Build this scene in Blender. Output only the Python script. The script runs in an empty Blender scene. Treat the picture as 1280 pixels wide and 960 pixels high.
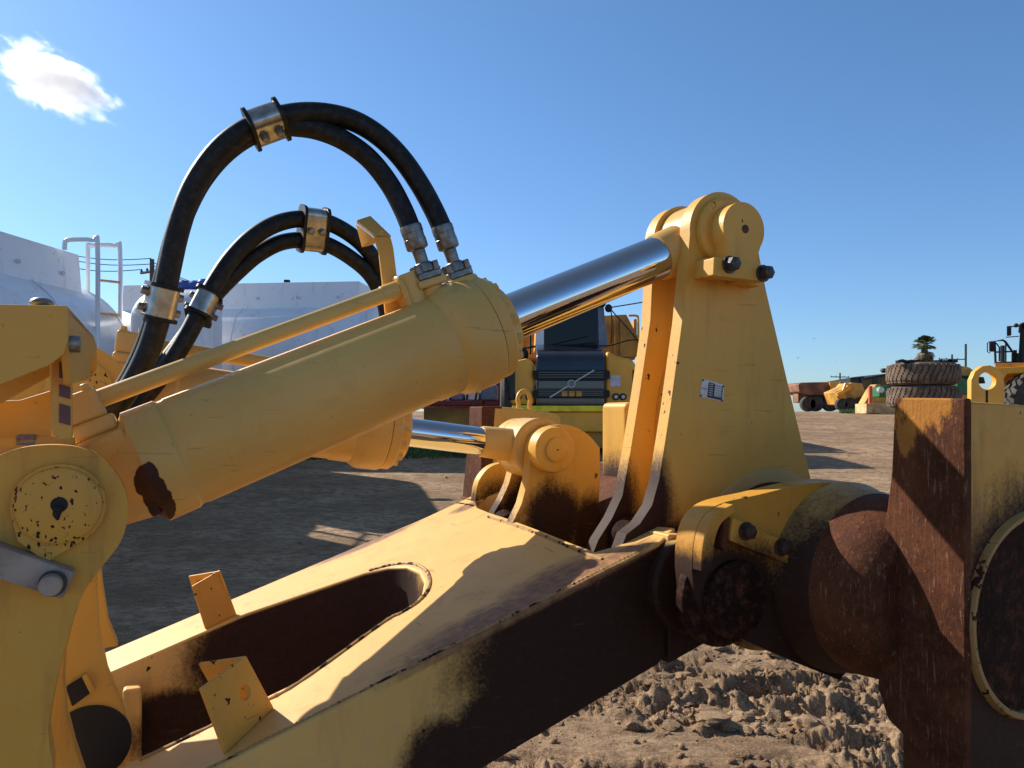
import bpy, bmesh, math, random
import numpy as np
from mathutils import Vector, Matrix
random.seed(7); np.random.seed(7)
SC = bpy.context.scene
COL = SC.collection
R = math.radians

# ------------------------------------------------------------------ camera
FPX = 960.0            # focal length in photograph pixels (1280 wide)
CAMH = 1.55            # eye height
HOR = 515.0            # horizon row of the photograph
cam_d = bpy.data.cameras.new('camera'); cam = bpy.data.objects.new('camera', cam_d)
COL.objects.link(cam); SC.camera = cam
cam.location = (0, 0, CAMH); cam.rotation_euler = (R(90), 0, 0)
cam_d.sensor_width = 36; cam_d.lens = 36 * FPX / 1280
cam_d.shift_y = (HOR - 480) / 1280
cam_d.clip_start = 0.05; cam_d.clip_end = 5000

# ------------------------------------------------------------------ machine frame
# f = towards the back of the ripper, l = across it away from the camera
FX, FY = 0.9, 0.4359
THETA = math.atan2(FY, FX)
def m2w(f, l, z): return Vector((FX*f - FY*l, FY*f + FX*l, z))

# ------------------------------------------------------------------ sun and sky
SF, SL, SZ = -0.42, 0.74, 0.545          # towards the sun, in the machine frame
sun_dir = Vector((FX*SF - FY*SL, FY*SF + FX*SL, SZ)).normalized()
SUN_EL = math.asin(sun_dir.z)
SUN_AZ = math.atan2(sun_dir.x, sun_dir.y)    # clockwise from +Y
w = bpy.data.worlds.new('World'); SC.world = w; w.use_nodes = True
nt = w.node_tree; nt.nodes.clear()
sky = nt.nodes.new('ShaderNodeTexSky'); sky.sky_type = 'NISHITA'; sky.sun_disc = False
sky.sun_elevation = SUN_EL; sky.sun_rotation = SUN_AZ
sky.altitude = 0; sky.air_density = 1.0; sky.dust_density = 0.35; sky.ozone_density = 1.5
bg = nt.nodes.new('ShaderNodeBackground'); bg.inputs['Strength'].default_value = 0.116
wo = nt.nodes.new('ShaderNodeOutputWorld')
wg = nt.nodes.new('ShaderNodeNewGeometry'); ws = nt.nodes.new('ShaderNodeSeparateXYZ')
nt.links.new(wg.outputs['Incoming'], ws.inputs[0])
wn = nt.nodes.new('ShaderNodeMath'); wn.operation = 'MULTIPLY'; wn.inputs[1].default_value = -1.0; nt.links.new(ws.outputs[2], wn.inputs[0])
wt = nt.nodes.new('ShaderNodeValToRGB'); cr = wt.color_ramp; nt.links.new(wn.outputs[0], wt.inputs[0])
cr.elements[0].position = 0.0; cr.elements[0].color = (0.52, 0.70, 0.97, 1)
cr.elements[1].position = 0.9; cr.elements[1].color = (0.86, 0.80, 0.72, 1)
el_ = cr.elements.new(0.45); el_.color = (0.54, 0.77, 0.97, 1)
wx = nt.nodes.new('ShaderNodeMix'); wx.data_type = 'RGBA'; wx.blend_type = 'MULTIPLY'; wx.inputs[0].default_value = 1.0
nt.links.new(sky.outputs[0], wx.inputs[6]); nt.links.new(wt.outputs[0], wx.inputs[7])
nt.links.new(wx.outputs[2], bg.inputs[0]); nt.links.new(bg.outputs[0], wo.inputs[0])
sd = bpy.data.lights.new('sun', 'SUN'); so = bpy.data.objects.new('sun', sd); COL.objects.link(so)
sd.energy = 5.0; sd.angle = R(0.5); sd.color = (1.0, 0.93, 0.82)
so.rotation_euler = sun_dir.to_track_quat('Z', 'Y').to_euler(); so.location = (0, 0, 30)
SC.view_settings.view_transform = 'Standard'; SC.view_settings.look = 'None'
SC.view_settings.exposure = 0.45; SC.view_settings.gamma = 1.0
SC.render.engine = 'CYCLES'
SC.cycles.volume_bounces = 10

# ------------------------------------------------------------------ node helpers
class NT:
    def __init__(s, name):
        s.m = bpy.data.materials.new(name); s.m.use_nodes = True
        s.t = s.m.node_tree; s.t.nodes.clear()
        s.out = s.t.nodes.new('ShaderNodeOutputMaterial')
        s.b = s.t.nodes.new('ShaderNodeBsdfPrincipled')
        s.t.links.new(s.b.outputs[0], s.out.inputs[0])
    def put(s, inp, v):
        if isinstance(v, bpy.types.NodeSocket): s.t.links.new(v, inp)
        elif isinstance(v, (tuple, list)) and len(v) == 3 and inp.type == 'RGBA': inp.default_value = (*v, 1)
        else: inp.default_value = v
    def set(s, **k):
        for a, v in k.items(): s.put(s.b.inputs[a.replace('_', ' ')], v)
    def math(s, op, a, b=0.0, c=None, clamp=False):
        n = s.t.nodes.new('ShaderNodeMath'); n.operation = op; n.use_clamp = clamp
        s.put(n.inputs[0], a); s.put(n.inputs[1], b)
        if c is not None: s.put(n.inputs[2], c)
        return n.outputs[0]
    def mix(s, fac, a, b, mode='MIX'):
        n = s.t.nodes.new('ShaderNodeMix'); n.data_type = 'RGBA'; n.blend_type = mode
        s.put(n.inputs[0], fac); s.put(n.inputs[6], a); s.put(n.inputs[7], b)
        return n.outputs[2]
    def coords(s, obj=None, kind='Object'):
        n = s.t.nodes.new('ShaderNodeTexCoord')
        if obj is not None: n.object = obj
        return n.outputs[kind]
    def mapping(s, v, scale=(1, 1, 1), rot=(0, 0, 0), loc=(0, 0, 0)):
        n = s.t.nodes.new('ShaderNodeMapping'); s.put(n.inputs[0], v)
        n.inputs['Scale'].default_value = scale; n.inputs['Rotation'].default_value = rot
        n.inputs['Location'].default_value = loc
        return n.outputs[0]
    def noise(s, v, scale, detail=4, rough=0.55, dist=0.0):
        n = s.t.nodes.new('ShaderNodeTexNoise'); s.put(n.inputs['Vector'], v)
        n.inputs['Scale'].default_value = scale; n.inputs['Detail'].default_value = detail
        n.inputs['Roughness'].default_value = rough; n.inputs['Distortion'].default_value = dist
        return n.outputs[0]
    def step(s, v, lo, hi, a=0.0, b=1.0):
        n = s.t.nodes.new('ShaderNodeMapRange'); n.clamp = True; n.interpolation_type = 'SMOOTHSTEP'
        s.put(n.inputs[0], v); n.inputs[1].default_value = lo; n.inputs[2].default_value = hi
        n.inputs[3].default_value = a; n.inputs[4].default_value = b
        return n.outputs[0]
    def bump(s, h, strength=0.3, dist=0.01):
        n = s.t.nodes.new('ShaderNodeBump'); s.put(n.inputs['Height'], h)
        n.inputs['Strength'].default_value = strength; n.inputs['Distance'].default_value = dist
        s.t.links.new(n.outputs[0], s.b.inputs['Normal'])
    def dist_to(s, v, c, scale=(1, 1, 1)):
        a = s.t.nodes.new('ShaderNodeVectorMath'); a.operation = 'SUBTRACT'
        s.put(a.inputs[0], v); a.inputs[1].default_value = c
        b = s.t.nodes.new('ShaderNodeVectorMath'); b.operation = 'MULTIPLY'
        s.t.links.new(a.outputs[0], b.inputs[0]); b.inputs[1].default_value = scale
        d = s.t.nodes.new('ShaderNodeVectorMath'); d.operation = 'LENGTH'
        s.t.links.new(b.outputs[0], d.inputs[0])
        return d.outputs['Value']
    def sep(s, v):
        n = s.t.nodes.new('ShaderNodeSeparateXYZ'); s.put(n.inputs[0], v); return n.outputs

def plain(name, col, rough=0.6, metal=0.0, var=0.15, nscale=6.0, bump=0.0, coat=0.0, emis=None):
    m = NT(name); v = m.coords()
    n = m.noise(v, nscale, 5)
    c2 = tuple(c * (1 - var) for c in col); c1 = tuple(min(1, c * (1 + var)) for c in col)
    c = m.mix(m.step(n, 0.35, 0.65), c2, c1)
    m.set(Base_Color=c, Roughness=rough, Metallic=metal, Coat_Weight=coat)
    if bump: m.bump(m.noise(v, nscale * 8, 4), bump, 0.01)
    return m.m

# ------------------------------------------------------------------ geometry helpers
ORG = {}
class G:
    def __init__(s): s.v = []; s.f = []
    def add(s, vs, fs):
        o = len(s.v); s.v += [tuple(p) for p in vs]; s.f += [tuple(i + o for i in f) for f in fs]; return s
    def box(s, c, size, rot=None):
        hx, hy, hz = (d / 2 for d in size); c = Vector(c)
        ps = [Vector((x, y, z)) for x in (-hx, hx) for y in (-hy, hy) for z in (-hz, hz)]
        if rot is not None: ps = [rot @ p for p in ps]
        return s.add([c + p for p in ps], [(0,1,3,2),(4,6,7,5),(0,4,5,1),(2,3,7,6),(0,2,6,4),(1,5,7,3)])
    def span(s, a, b):
        return s.box([(a[i] + b[i]) / 2 for i in range(3)], [abs(a[i] - b[i]) for i in range(3)])
    def hexa(s, p):   # eight points: bottom 4 then top 4, same turn
        return s.add(p, [(3,2,1,0),(4,5,6,7),(0,1,5,4),(1,2,6,5),(2,3,7,6),(3,0,4,7)])
    def prism(s, poly, fn, d0, d1, holes=()):
        """poly and holes: 2-D outlines; fn(a,b,d) -> point; extruded from d0 to d1"""
        bm = bmesh.new()
        for loop in [poly] + list(holes):
            vs = [bm.verts.new((p[0], p[1], 0)) for p in loop]
            for i in range(len(vs)): bm.edges.new((vs[i], vs[(i + 1) % len(vs)]))
        bmesh.ops.triangle_fill(bm, use_beauty=True, use_dissolve=False, edges=bm.edges[:])
        bm.verts.index_update()
        vs = [v.co.copy() for v in bm.verts]; fs = [[v.index for v in f.verts] for f in bm.faces]
        # keep one turn
        for f in fs:
            a, b, c = (vs[i] for i in f[:3])
            if (b - a).cross(c - a).z < 0: f.reverse()
        n = len(vs)
        bd = [(e.verts[0].index, e.verts[1].index, e.link_faces[0] if e.link_faces else None) for e in bm.edges if len(e.link_faces) == 1]
        sides = []
        fset = {}
        for f in fs:
            for i in range(len(f)): fset[(f[i], f[(i + 1) % len(f)])] = 1
        for a, b, _ in bd:
            if (a, b) in fset: sides.append((b, a, a + n, b + n))
            else: sides.append((a, b, b + n, a + n))
        bm.free()
        return s.add([fn(p.x, p.y, d0) for p in vs] + [fn(p.x, p.y, d1) for p in vs],
                     [tuple(reversed(f)) for f in fs] + [tuple(i + n for i in f) for f in fs] + [tuple(reversed(q)) for q in sides])
    def lathe(s, p0, d, prof, seg=32, cap=True, sy=1.0):
        p0 = Vector(p0); d = Vector(d).normalized()
        u = d.orthogonal().normalized() if abs(d.z) > 0.95 else d.cross(Vector((0, 0, 1))).normalized()
        w_ = u.cross(d).normalized()
        vs = []; fs = []
        for t, r in prof:
            for k in range(seg):
                a = 2 * math.pi * k / seg
                vs.append(p0 + d * t + (u * math.cos(a) + w_ * math.sin(a) * sy) * max(r, 1e-5))
        for i in range(len(prof) - 1):
            for k in range(seg):
                k2 = (k + 1) % seg
                fs.append((i*seg + k, i*seg + k2, (i+1)*seg + k2, (i+1)*seg + k))
        if cap:
            fs.append(tuple(reversed(range(seg)))); fs.append(tuple((len(prof)-1)*seg + k for k in range(seg)))
        return s.add(vs, fs)
    def cyl(s, a, b, r, seg=24, r2=None):
        a = Vector(a); b = Vector(b); return s.lathe(a, b - a, [(0, r), ((b - a).length, r if r2 is None else r2)], seg)
    def tube(s, pts, r, seg=14, caps=True, closed=False):
        pts = [Vector(p) for p in pts]; n = len(pts)
        rr = r if isinstance(r, (list, tuple)) else [r] * n
        tan = [(pts[(i+1) % n if closed else min(i+1, n-1)] - pts[(i-1) % n if closed else max(i-1, 0)]).normalized() for i in range(n)]
        u = tan[0].orthogonal().normalized(); vs = []; fs = []
        for i in range(n):
            u = (u - tan[i] * u.dot(tan[i])).normalized(); w_ = tan[i].cross(u)
            for k in range(seg):
                a = 2 * math.pi * k / seg
                vs.append(pts[i] + (u * math.cos(a) + w_ * math.sin(a)) * rr[i])
        m = n if closed else n - 1
        for i in range(m):
            j = (i + 1) % n
            for k in range(seg):
                k2 = (k + 1) % seg
                fs.append((i*seg + k, i*seg + k2, j*seg + k2, j*seg + k))
        if caps and not closed:
            fs.append(tuple(reversed(range(seg)))); fs.append(tuple((n-1)*seg + k for k in range(seg)))
        return s.add(vs, fs)
    def ball(s, c, r, seg=12, rings=8):
        c = Vector(c); rx, ry, rz = r if isinstance(r, (tuple, list)) else (r, r, r)
        vs = [c + Vector((0, 0, -rz))]; fs = []
        for i in range(1, rings):
            p = math.pi * i / rings
            for k in range(seg):
                a = 2 * math.pi * k / seg
                vs.append(c + Vector((rx*math.sin(p)*math.cos(a), ry*math.sin(p)*math.sin(a), -rz*math.cos(p))))
        vs.append(c + Vector((0, 0, rz)))
        for k in range(seg):
            fs.append((0, 1 + (k+1) % seg, 1 + k))
            fs.append((len(vs)-1, 1 + (rings-2)*seg + k, 1 + (rings-2)*seg + (k+1) % seg))
        for i in range(rings - 2):
            for k in range(seg):
                a = 1 + i*seg; b = a + seg; k2 = (k+1) % seg
                fs.append((a + k, a + k2, b + k2, b + k))
        return s.add(vs, fs)
    def build(s, name, mat, parent=None, bevel=0.0, sharp=0.6, label=None, seg=2, recalc=True, **tags):
        vs = np.array(s.v, dtype=float)
        c = (vs.min(0) + vs.max(0)) / 2
        me = bpy.data.meshes.new(name)
        me.from_pydata((vs - c).tolist(), [], s.f)
        if recalc:
            bm = bmesh.new(); bm.from_mesh(me); bmesh.ops.recalc_face_normals(bm, faces=bm.faces[:]); bm.to_mesh(me); bm.free()
        me.materials.append(mat)
        me.shade_smooth(); me.set_sharp_from_angle(angle=sharp)
        o = bpy.data.objects.new(name, me); COL.objects.link(o)
        ORG[o.name] = Vector(c)
        if parent is not None:
            o.parent = parent; o.location = Vector(c) - ORG[parent.name]
        else: o.location = Vector(c)
        if bevel:
            b = o.modifiers.new('bevel', 'BEVEL'); b.width = bevel; b.segments = seg; b.limit_method = 'ANGLE'
            b.angle_limit = R(35); b.harden_normals = True
        if label: o['label'] = label
        for k, v in tags.items(): o[k] = v
        return o

def root(name, loc, label, cat, group=None, rz=0.0, org=None):
    o = bpy.data.objects.new(name, None); COL.objects.link(o); o.empty_display_size = 0.3
    o.location = loc; o.rotation_euler = (0, 0, rz)
    ORG[o.name] = Vector(org if org is not None else loc)
    o['label'] = label; o['category'] = cat
    if group: o['group'] = group
    return o
def tag(o, label, cat, group=None):
    o['label'] = label; o['category'] = cat
    if group: o['group'] = group
    return o
def copy_tree(o, parent=None):
    c = o.copy(); COL.objects.link(c)
    if parent is not None: c.parent = parent
    ORG[c.name] = ORG[o.name].copy()
    for ch in [x for x in bpy.data.objects if x.parent == o]: copy_tree(ch, c)
    return c
def smooth(pts, n=8, closed=False):
    """Catmull-Rom through the points"""
    P = [Vector(p) for p in pts]; out = []
    m = len(P)
    for i in range(m if closed else m - 1):
        p0 = P[(i-1) % m] if closed or i > 0 else P[0]*2 - P[1]
        p1 = P[i]; p2 = P[(i+1) % m]
        p3 = P[(i+2) % m] if closed or i + 2 < m else P[-1]*2 - P[-2]
        for k in range(n):
            t = k / n
            out.append(0.5*((2*p1) + (p2-p0)*t + (2*p0-5*p1+4*p2-p3)*t*t + (3*p1-p0-3*p2+p3)*t**3))
    if not closed: out.append(P[-1])
    return out
def smooth2(pts, n=4, closed=True):
    return [(p.x, p.y) for p in smooth([(a, b, 0) for a, b in pts], n, closed)]
def circle2(c, r, n=32, a0=0, a1=2*math.pi):
    full = abs(a1 - a0 - 2*math.pi) < 1e-6
    return [(c[0] + r*math.cos(a0 + (a1-a0)*k/(n if full else n-1)), c[1] + r*math.sin(a0 + (a1-a0)*k/(n if full else n-1))) for k in range(n)]

# measured from the photograph: a pixel on a plane of the machine (l = const) -> (f, z)
def q(px, py, l):
    u = (px - 640) / FPX
    f = l * (FY + FX*u) / (FX - FY*u)
    Y = FY*f + FX*l
    return (f, CAMH + (HOR - py) / FPX * Y)
def qs(pts, l): return [q(x, y, l) for x, y in pts]
def q3(px, py, l):
    f, z = q(px, py, l); return Vector((f, l, z))
# a pixel on the inclined top of the draft frame -> (f, l)
TA, TB = 0.81, 0.34
def tq(px, py):
    u = (px - 640) / FPX; k = (FY + FX*u) / (FX - FY*u)
    l = (CAMH - TA) / ((py - HOR) / FPX * (FY*k + FX) + TB*k)
    return (k*l, l)
# a pixel at a world depth
def W(px, py, Y): return Vector(((px - 640) / FPX * Y, Y, CAMH + (HOR - py) / FPX * Y))
def ground_z(y):
    t = max(0.0, y - 8.0)
    return 0.067 * t if t < 22 else 1.474 + 0.11 * (1 - math.exp(-(t - 22) / 10))
# ------------------------------------------------------------------ the ripper's root, and its materials
BASE = Vector((1.0, 2.2, 0.0))
ripper = root('bulldozer_ripper', m2w(*BASE), 'yellow and rusty bulldozer ripper with two hydraulic cylinders and black hoses, close to the camera', 'ripper', rz=THETA, org=BASE)

def mc(p): return tuple(Vector(p) - BASE)
YEL = (0.71, 0.378, 0.062)
def paint(name, base=YEL, spots=(), chips=0.0, grime=0.25, rough=0.42, rustcol=(0.024, 0.0075, 0.0035), dust=0.15, wear=(), hard=False, bumpk=0.12, chipscale=38):
    m = NT(name); v = m.coords(ripper)
    big = m.noise(v, 2.3, 4); fine = m.noise(v, 26, 6, 0.6)
    c = m.mix(m.step(big, 0.35, 0.7), tuple(x*0.93 for x in base), (min(1, base[0]*1.05), base[1]*1.08, base[2]*1.15))
    # grime running down
    vs = m.mapping(v, (9, 9, 1.4)); st = m.noise(vs, 1.6, 5, 0.65)
    g = m.math('MULTIPLY', m.step(st, 0.52, 0.78), grime)
    c = m.mix(g, c, (0.27, 0.115, 0.03))
    sp = m.step(m.noise(v, 90, 3), 0.66, 0.74)
    c = m.mix(m.math('MULTIPLY', sp, 0.35), c, (0.2, 0.10, 0.03))
    # pale dust
    c = m.mix(m.math('MULTIPLY', m.step(fine, 0.45, 0.75), dust), c, (0.62, 0.38, 0.17))
    sc1 = m.noise(m.mapping(v, (2.2, 2.2, 46), (0.0, 0.9, 0.0)), 3, 2, 0.5)
    c = m.mix(m.math('MULTIPLY', m.step(sc1, 0.70, 0.72), 0.30), c, (0.16, 0.08, 0.02))
    sm_ = m.noise(v, 4.5, 7, 0.7, 0.6)
    c = m.mix(m.math('MULTIPLY', m.step(sm_, 0.56, 0.74), 0.22), c, (0.30, 0.17, 0.05))
    mask = None
    nz = m.math('ADD', m.math('MULTIPLY', m.noise(m.mapping(v, (1, 1, 0.6)), 38 if hard else 8, 10, 0.74, 0.5), 0.7), m.math('MULTIPLY', m.noise(m.mapping(v, (6, 6, 1)), 7, 5, 0.7), 0.3)); spk = m.noise(v, 120, 3, 0.6)
    for s_ in spots:
        cen, r = s_[0], s_[1]; sc = s_[2] if len(s_) > 2 else (1, 1, 1)
        d = m.dist_to(v, mc(cen), tuple(k / r for k in sc))
        d = m.math('ADD', d, m.math('ADD', m.math('MULTIPLY', m.math('SUBTRACT', nz, 0.5), 0.7), m.math('MULTIPLY', m.math('SUBTRACT', spk, 0.5), 0.05 if hard else 0.28)))
        k = m.step(d, 0.88 if hard else 0.68, 0.93 if hard else 1.12, 1.0, 0.0)
        mask = k if mask is None else m.math('MAXIMUM', mask, k)
    if chips:
        ch = m.noise(m.mapping(v, (1, 1, 0.7)), chipscale, 3, 0.5)
        lo = m.noise(v, 3.1, 3)
        k = m.step(m.math('ADD', ch, m.math('MULTIPLY', lo, 0.35)), 0.90 - 0.12*chips, 0.93 - 0.12*chips)
        mask = k if mask is None else m.math('MAXIMUM', mask, k)
    r_ = rough
    if wear and mask is not None:
        tp_ = m.math('SUBTRACT', m.sep(v)[2], m.math('MULTIPLY', m.sep(v)[0], TB))
        mask = m.math('MULTIPLY', mask, m.step(tp_, TA + TB*BASE.x - 0.012, TA + TB*BASE.x - 0.004, 1.0, 0.0))
    if mask is not None:
        rc = m.mix(m.noise(v, 60, 5), tuple(x*0.6 for x in rustcol), (0.055, 0.019, 0.008))
        scr = m.noise(m.mapping(v, (3, 3, 30), (0.3, 0.5, 0)), 4, 6, 0.7)
        rc = m.mix(m.math('MULTIPLY', m.step(scr, 0.60, 0.7), 0.35), rc, (0.15, 0.07, 0.035))
        c = m.mix(mask, c, rc)
        r_ = m.math('ADD', m.math('MULTIPLY', mask, 0.2), rough)
    if wear:
        wm_ = None
        for cen, r, sc in wear:
            d = m.dist_to(v, mc(cen), tuple(k / r for k in sc))
            d = m.math('ADD', d, m.math('MULTIPLY', m.math('SUBTRACT', m.noise(m.mapping(v, (3, 9, 3), (0, 0, 0.12)), 6, 8, 0.7), 0.5), 0.9))
            k = m.step(d, 0.45, 1.1, 1.0, 0.0); wm_ = k if wm_ is None else m.math('MAXIMUM', wm_, k)
        top = m.math('SUBTRACT', m.sep(v)[2], m.math('MULTIPLY', m.sep(v)[0], TB))
        wm_ = m.math('MULTIPLY', wm_, m.step(top, TA + TB*BASE.x - 0.02, TA + TB*BASE.x - 0.01))
        wc = m.mix(m.step(m.noise(v, 40, 6, 0.7), 0.35, 0.65), (0.15, 0.058, 0.026), (0.31, 0.145, 0.062))
        c = m.mix(m.math('MULTIPLY', wm_, 0.92), c, wc)
    m.set(Base_Color=c, Roughness=r_)
    m.b.inputs['Specular IOR Level'].default_value = 0.3
    h = m.noise(v, 55, 4)
    if mask is not None: h = m.math('SUBTRACT', h, m.math('MULTIPLY', mask, 0.8))
    m.bump(m.math('ADD', h, m.math('MULTIPLY', big, 2.0)), bumpk, 0.006)
    return m.m

def rust(name, base=(0.095, 0.033, 0.015), pale=(0.36, 0.20, 0.13), amount=0.5, yellow=()):
    m = NT(name); v = m.coords(ripper)
    n1 = m.noise(v, 5, 6, 0.65); n2 = m.noise(v, 42, 6, 0.7)
    c = m.mix(m.step(n1, 0.3, 0.7), tuple(x*0.6 for x in base), tuple(x*1.5 for x in base))
    c = m.mix(m.math('MULTIPLY', m.step(n2, 0.45, 0.7), 0.55), c, (0.17, 0.062, 0.028))
    s1 = m.noise(m.mapping(v, (60, 60, 7.0)), 2.2, 6, 0.75)
    c = m.mix(m.math('MULTIPLY', m.step(s1, 0.56, 0.66), amount), c, pale)
    s2 = m.noise(m.mapping(v, (55, 55, 22)), 3.2, 4, 0.65)
    c = m.mix(m.math('MULTIPLY', m.step(s2, 0.64, 0.70), amount*0.8), c, tuple(min(1, x*1.25) for x in pale))
    s3 = m.noise(v, 130, 2)
    c = m.mix(m.math('MULTIPLY', m.step(s3, 0.62, 0.68), 0.5), c, (0.02, 0.009, 0.006))
    for cen, r, sc in yellow:
        d = m.dist_to(v, mc(cen), tuple(k / r for k in sc))
        d = m.math('ADD', d, m.math('MULTIPLY', m.math('SUBTRACT', m.noise(m.mapping(v, (1, 1, 0.5)), 26, 9, 0.75), 0.5), 3.4))
        c = m.mix(m.math('MULTIPLY', m.step(d, 0.6, 1.0, 1.0, 0.0), 0.75), c, (0.52, 0.22, 0.04))
    m.set(Base_Color=c, Roughness=m.step(n2, 0.2, 0.8, 0.6, 0.9)); m.b.inputs['Specular IOR Level'].default_value = 0.12
    m.bump(m.math('ADD', m.noise(v, 70, 6, 0.7), s1), 0.35, 0.008)
    return m.m

M = {}
M['cyl'] = paint('cream_yellow_paint', (0.69, 0.408, 0.11), chips=0.0, grime=0.18, rough=0.40, bumpk=0.05, hard=True, rustcol=(0.07, 0.014, 0.009),
                 spots=[((*q(x, y, 1.70)[:1], 1.70, q(x, y, 1.70)[1]), 0.026, (1.0, 0.25, 0.62)) for x, y in ((184, 600), (193, 616), (200, 630), (206, 643))])
M['pipe'] = paint('pipe_yellow_paint', (0.69, 0.408, 0.11), grime=0.05, rough=0.33, bumpk=0.04)
M['brk'] = paint('bracket_yellow_paint', YEL, chips=0.05, grime=0.3, rough=0.5,
                 spots=[((1.20, 1.70, 1.28), 0.13, (1.0, 0.2, 0.62)), ((1.29, 1.87, 1.15), 0.12, (1, 0.2, 0.9))])
M['brk2'] = paint('far_bracket_yellow_paint', YEL, chips=0.1, grime=0.4, rough=0.5,
                  spots=[((1.26, 2.45, 1.17), 0.13, (0.9, 0.3, 0.75)), ((1.42, 2.45, 1.13), 0.12, (0.8, 0.3, 0.7)), ((1.1, 2.6, 1.15), 0.12, (1, 0.3, 0.8))])
M['frame'] = paint('draft_frame_yellow_paint', (0.77, 0.445, 0.125), chips=0.02, grime=0.35, rough=0.55, dust=0.3,
                   spots=[((0.93, 1.60, 0.92), 0.30, (0.9, 1.5, 1.0)), ((1.20, 1.60, 1.00), 0.32, (1, 1.5, 1)), ((0.62, 1.6, 0.76), 0.13, (1, 1, 1)),
                          ((0.75, 1.6, 0.8), 0.16, (1, 1, 0.9)),
                          ((0.58, 2.56, 0.85), 0.26, (0.6, 1.0, 0.7)), ((0.36, 2.56, 0.76), 0.19, (0.7, 1.0, 0.8)), ((0.1, 2.56, 0.60), 0.12, (0.5, 1.0, 1.0)), ((0.68, 2.4, 0.88), 0.30, (1, 0.8, 1.1)), ((0.68, 2.0, 0.88), 0.28, (1, 0.7, 1.1)),  # slot walls: rust, spread wider to paint in their shade
                          ((0.2, 1.83, 0.65), 0.2, (0.5, 1, 1))],
                   wear=[((0.80, 1.62, 1.08), 0.14, (0.38, 1.0, 0.2)), ((0.95, 1.66, 1.13), 0.14, (0.6, 1.0, 0.2)), ((1.12, 1.64, 1.19), 0.05, (0.5, 1, 0.2)),
                         ((0.75, 2.78, 1.06), 0.06, (0.25, 1, 0.2)), ((1.12, 2.7, 1.19), 0.05, (0.6, 1, 0.2))])
M['doz'] = paint('dozer_bracket_yellow_paint', YEL, chips=0.12, grime=0.5, rough=0.5, dust=0.1)
M['disc'] = paint('pin_cap_yellow_paint', YEL, chips=0.85, grime=0.4, rough=0.5, chipscale=115)
M['guard'] = paint('guard_yellow_paint', (0.70, 0.365, 0.065), chips=0.0, grime=0.12, rough=0.45)
M['angle'] = paint('angle_bracket_yellow_paint', (0.70, 0.33, 0.05), chips=0.7, grime=0.4, rough=0.55, chipscale=60)
M['lug'] = paint('collar_yellow_paint', (0.68, 0.315, 0.04), chips=0.15, grime=0.6, rough=0.5,
                 spots=[((1.19, 1.45, 1.12), 0.12, (1.2, 0.5, 1)), ((1.28, 1.45, 1.08), 0.195, (1, 0.5, 1)), ((1.52, 1.47, 0.93), 0.27, (1, 0.5, 1))])
M['sleeve'] = paint('sleeve_yellow_paint', (0.58, 0.32, 0.085), chips=0.0, grime=0.5, rough=0.5,
                    spots=[((1.56, 1.22, 1.06), 0.32, (1, 0.85, 1)), ((1.5, 1.4, 0.95), 0.25, (1, 0.7, 1))])
M['pock'] = paint('pocket_yellow_paint', (0.66, 0.335, 0.05), chips=0.35, grime=0.8, rough=0.5, dust=0.3,
                  spots=[((1.80, 1.03, 1.10), 0.33, (1, 0.4, 1)), ((1.53, 1.03, 1.2), 0.04, (1, 1, 0.12)), ((1.56, 1.03, 0.8), 0.2, (1, 1, 0.6)), ((1.70, 1.03, 0.78), 0.3, (0.8, 1, 1)), ((2.0, 1.03, 0.7), 0.4, (0.8, 1, 1))])
M['post'] = paint('post_yellow_paint', YEL, chips=0.05, grime=0.3, rough=0.5, spots=[((1.6, 2.35, 1.2), 0.17, (1, 1, 0.8)), ((1.75, 3.4, 1.2), 0.2, (1, 1, 0.8))])
M['rust'] = rust('rusty_steel')
M['rustb'] = rust('rusty_block_steel', yellow=[((1.547, 1.13, 1.57), 0.055, (1, 0.8, 0.7)), ((1.547, 1.17, 1.50), 0.03, (1, 1, 0.6))])
M['rustd'] = rust('dark_rusty_steel', (0.018, 0.0065, 0.004), pale=(0.10, 0.05, 0.03), amount=0.3)
M['chrome'] = (lambda m: (m.set(Base_Color=(0.62, 0.63, 0.65), Metallic=1.0, Roughness=0.03), m.m)[1])(NT('chromed_steel'))
M['rubber'] = (lambda m: (m.set(Base_Color=m.mix(m.step(m.noise(m.coords(ripper), 55, 7, 0.75), 0.42, 0.75), (0.004, 0.004, 0.0045), (0.035, 0.029, 0.023)), Roughness=0.5, Specular_IOR_Level=0.3), m.bump(m.noise(m.coords(ripper), 160, 3), 0.1, 0.003), m.m)[2])(NT('black_hose_rubber'))
M['steel'] = plain('zinc_plated_steel', (0.42, 0.39, 0.33), 0.28, 0.9, 0.2, 40, 0.05)
M['fit'] = plain('grey_steel_fitting', (0.22, 0.215, 0.20), 0.38, 0.75, 0.3, 50, 0.1)
M['bolt'] = plain('dark_bolt_steel', (0.055, 0.05, 0.05), 0.45, 0.5, 0.4, 60, 0.1)
M['boltr'] = plain('brown_bolt_steel', (0.06, 0.03, 0.022), 0.6, 0.3, 0.4, 60, 0.2)
M['bar'] = plain('bare_grey_steel', (0.30, 0.255, 0.21), 0.6, 0.2, 0.25, 14, 0.15)
M['black'] = plain('black_void_paint', (0.008, 0.007, 0.007), 0.7)
M['sticker'] = plain('maroon_sticker', (0.13, 0.05, 0.05), 0.5)
M['plate_w'] = plain('white_plate', (0.55, 0.52, 0.50), 0.4, 0.2, 0.1, 60)
M['plate_k'] = plain('black_print', (0.02, 0.015, 0.014), 0.5)
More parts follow.
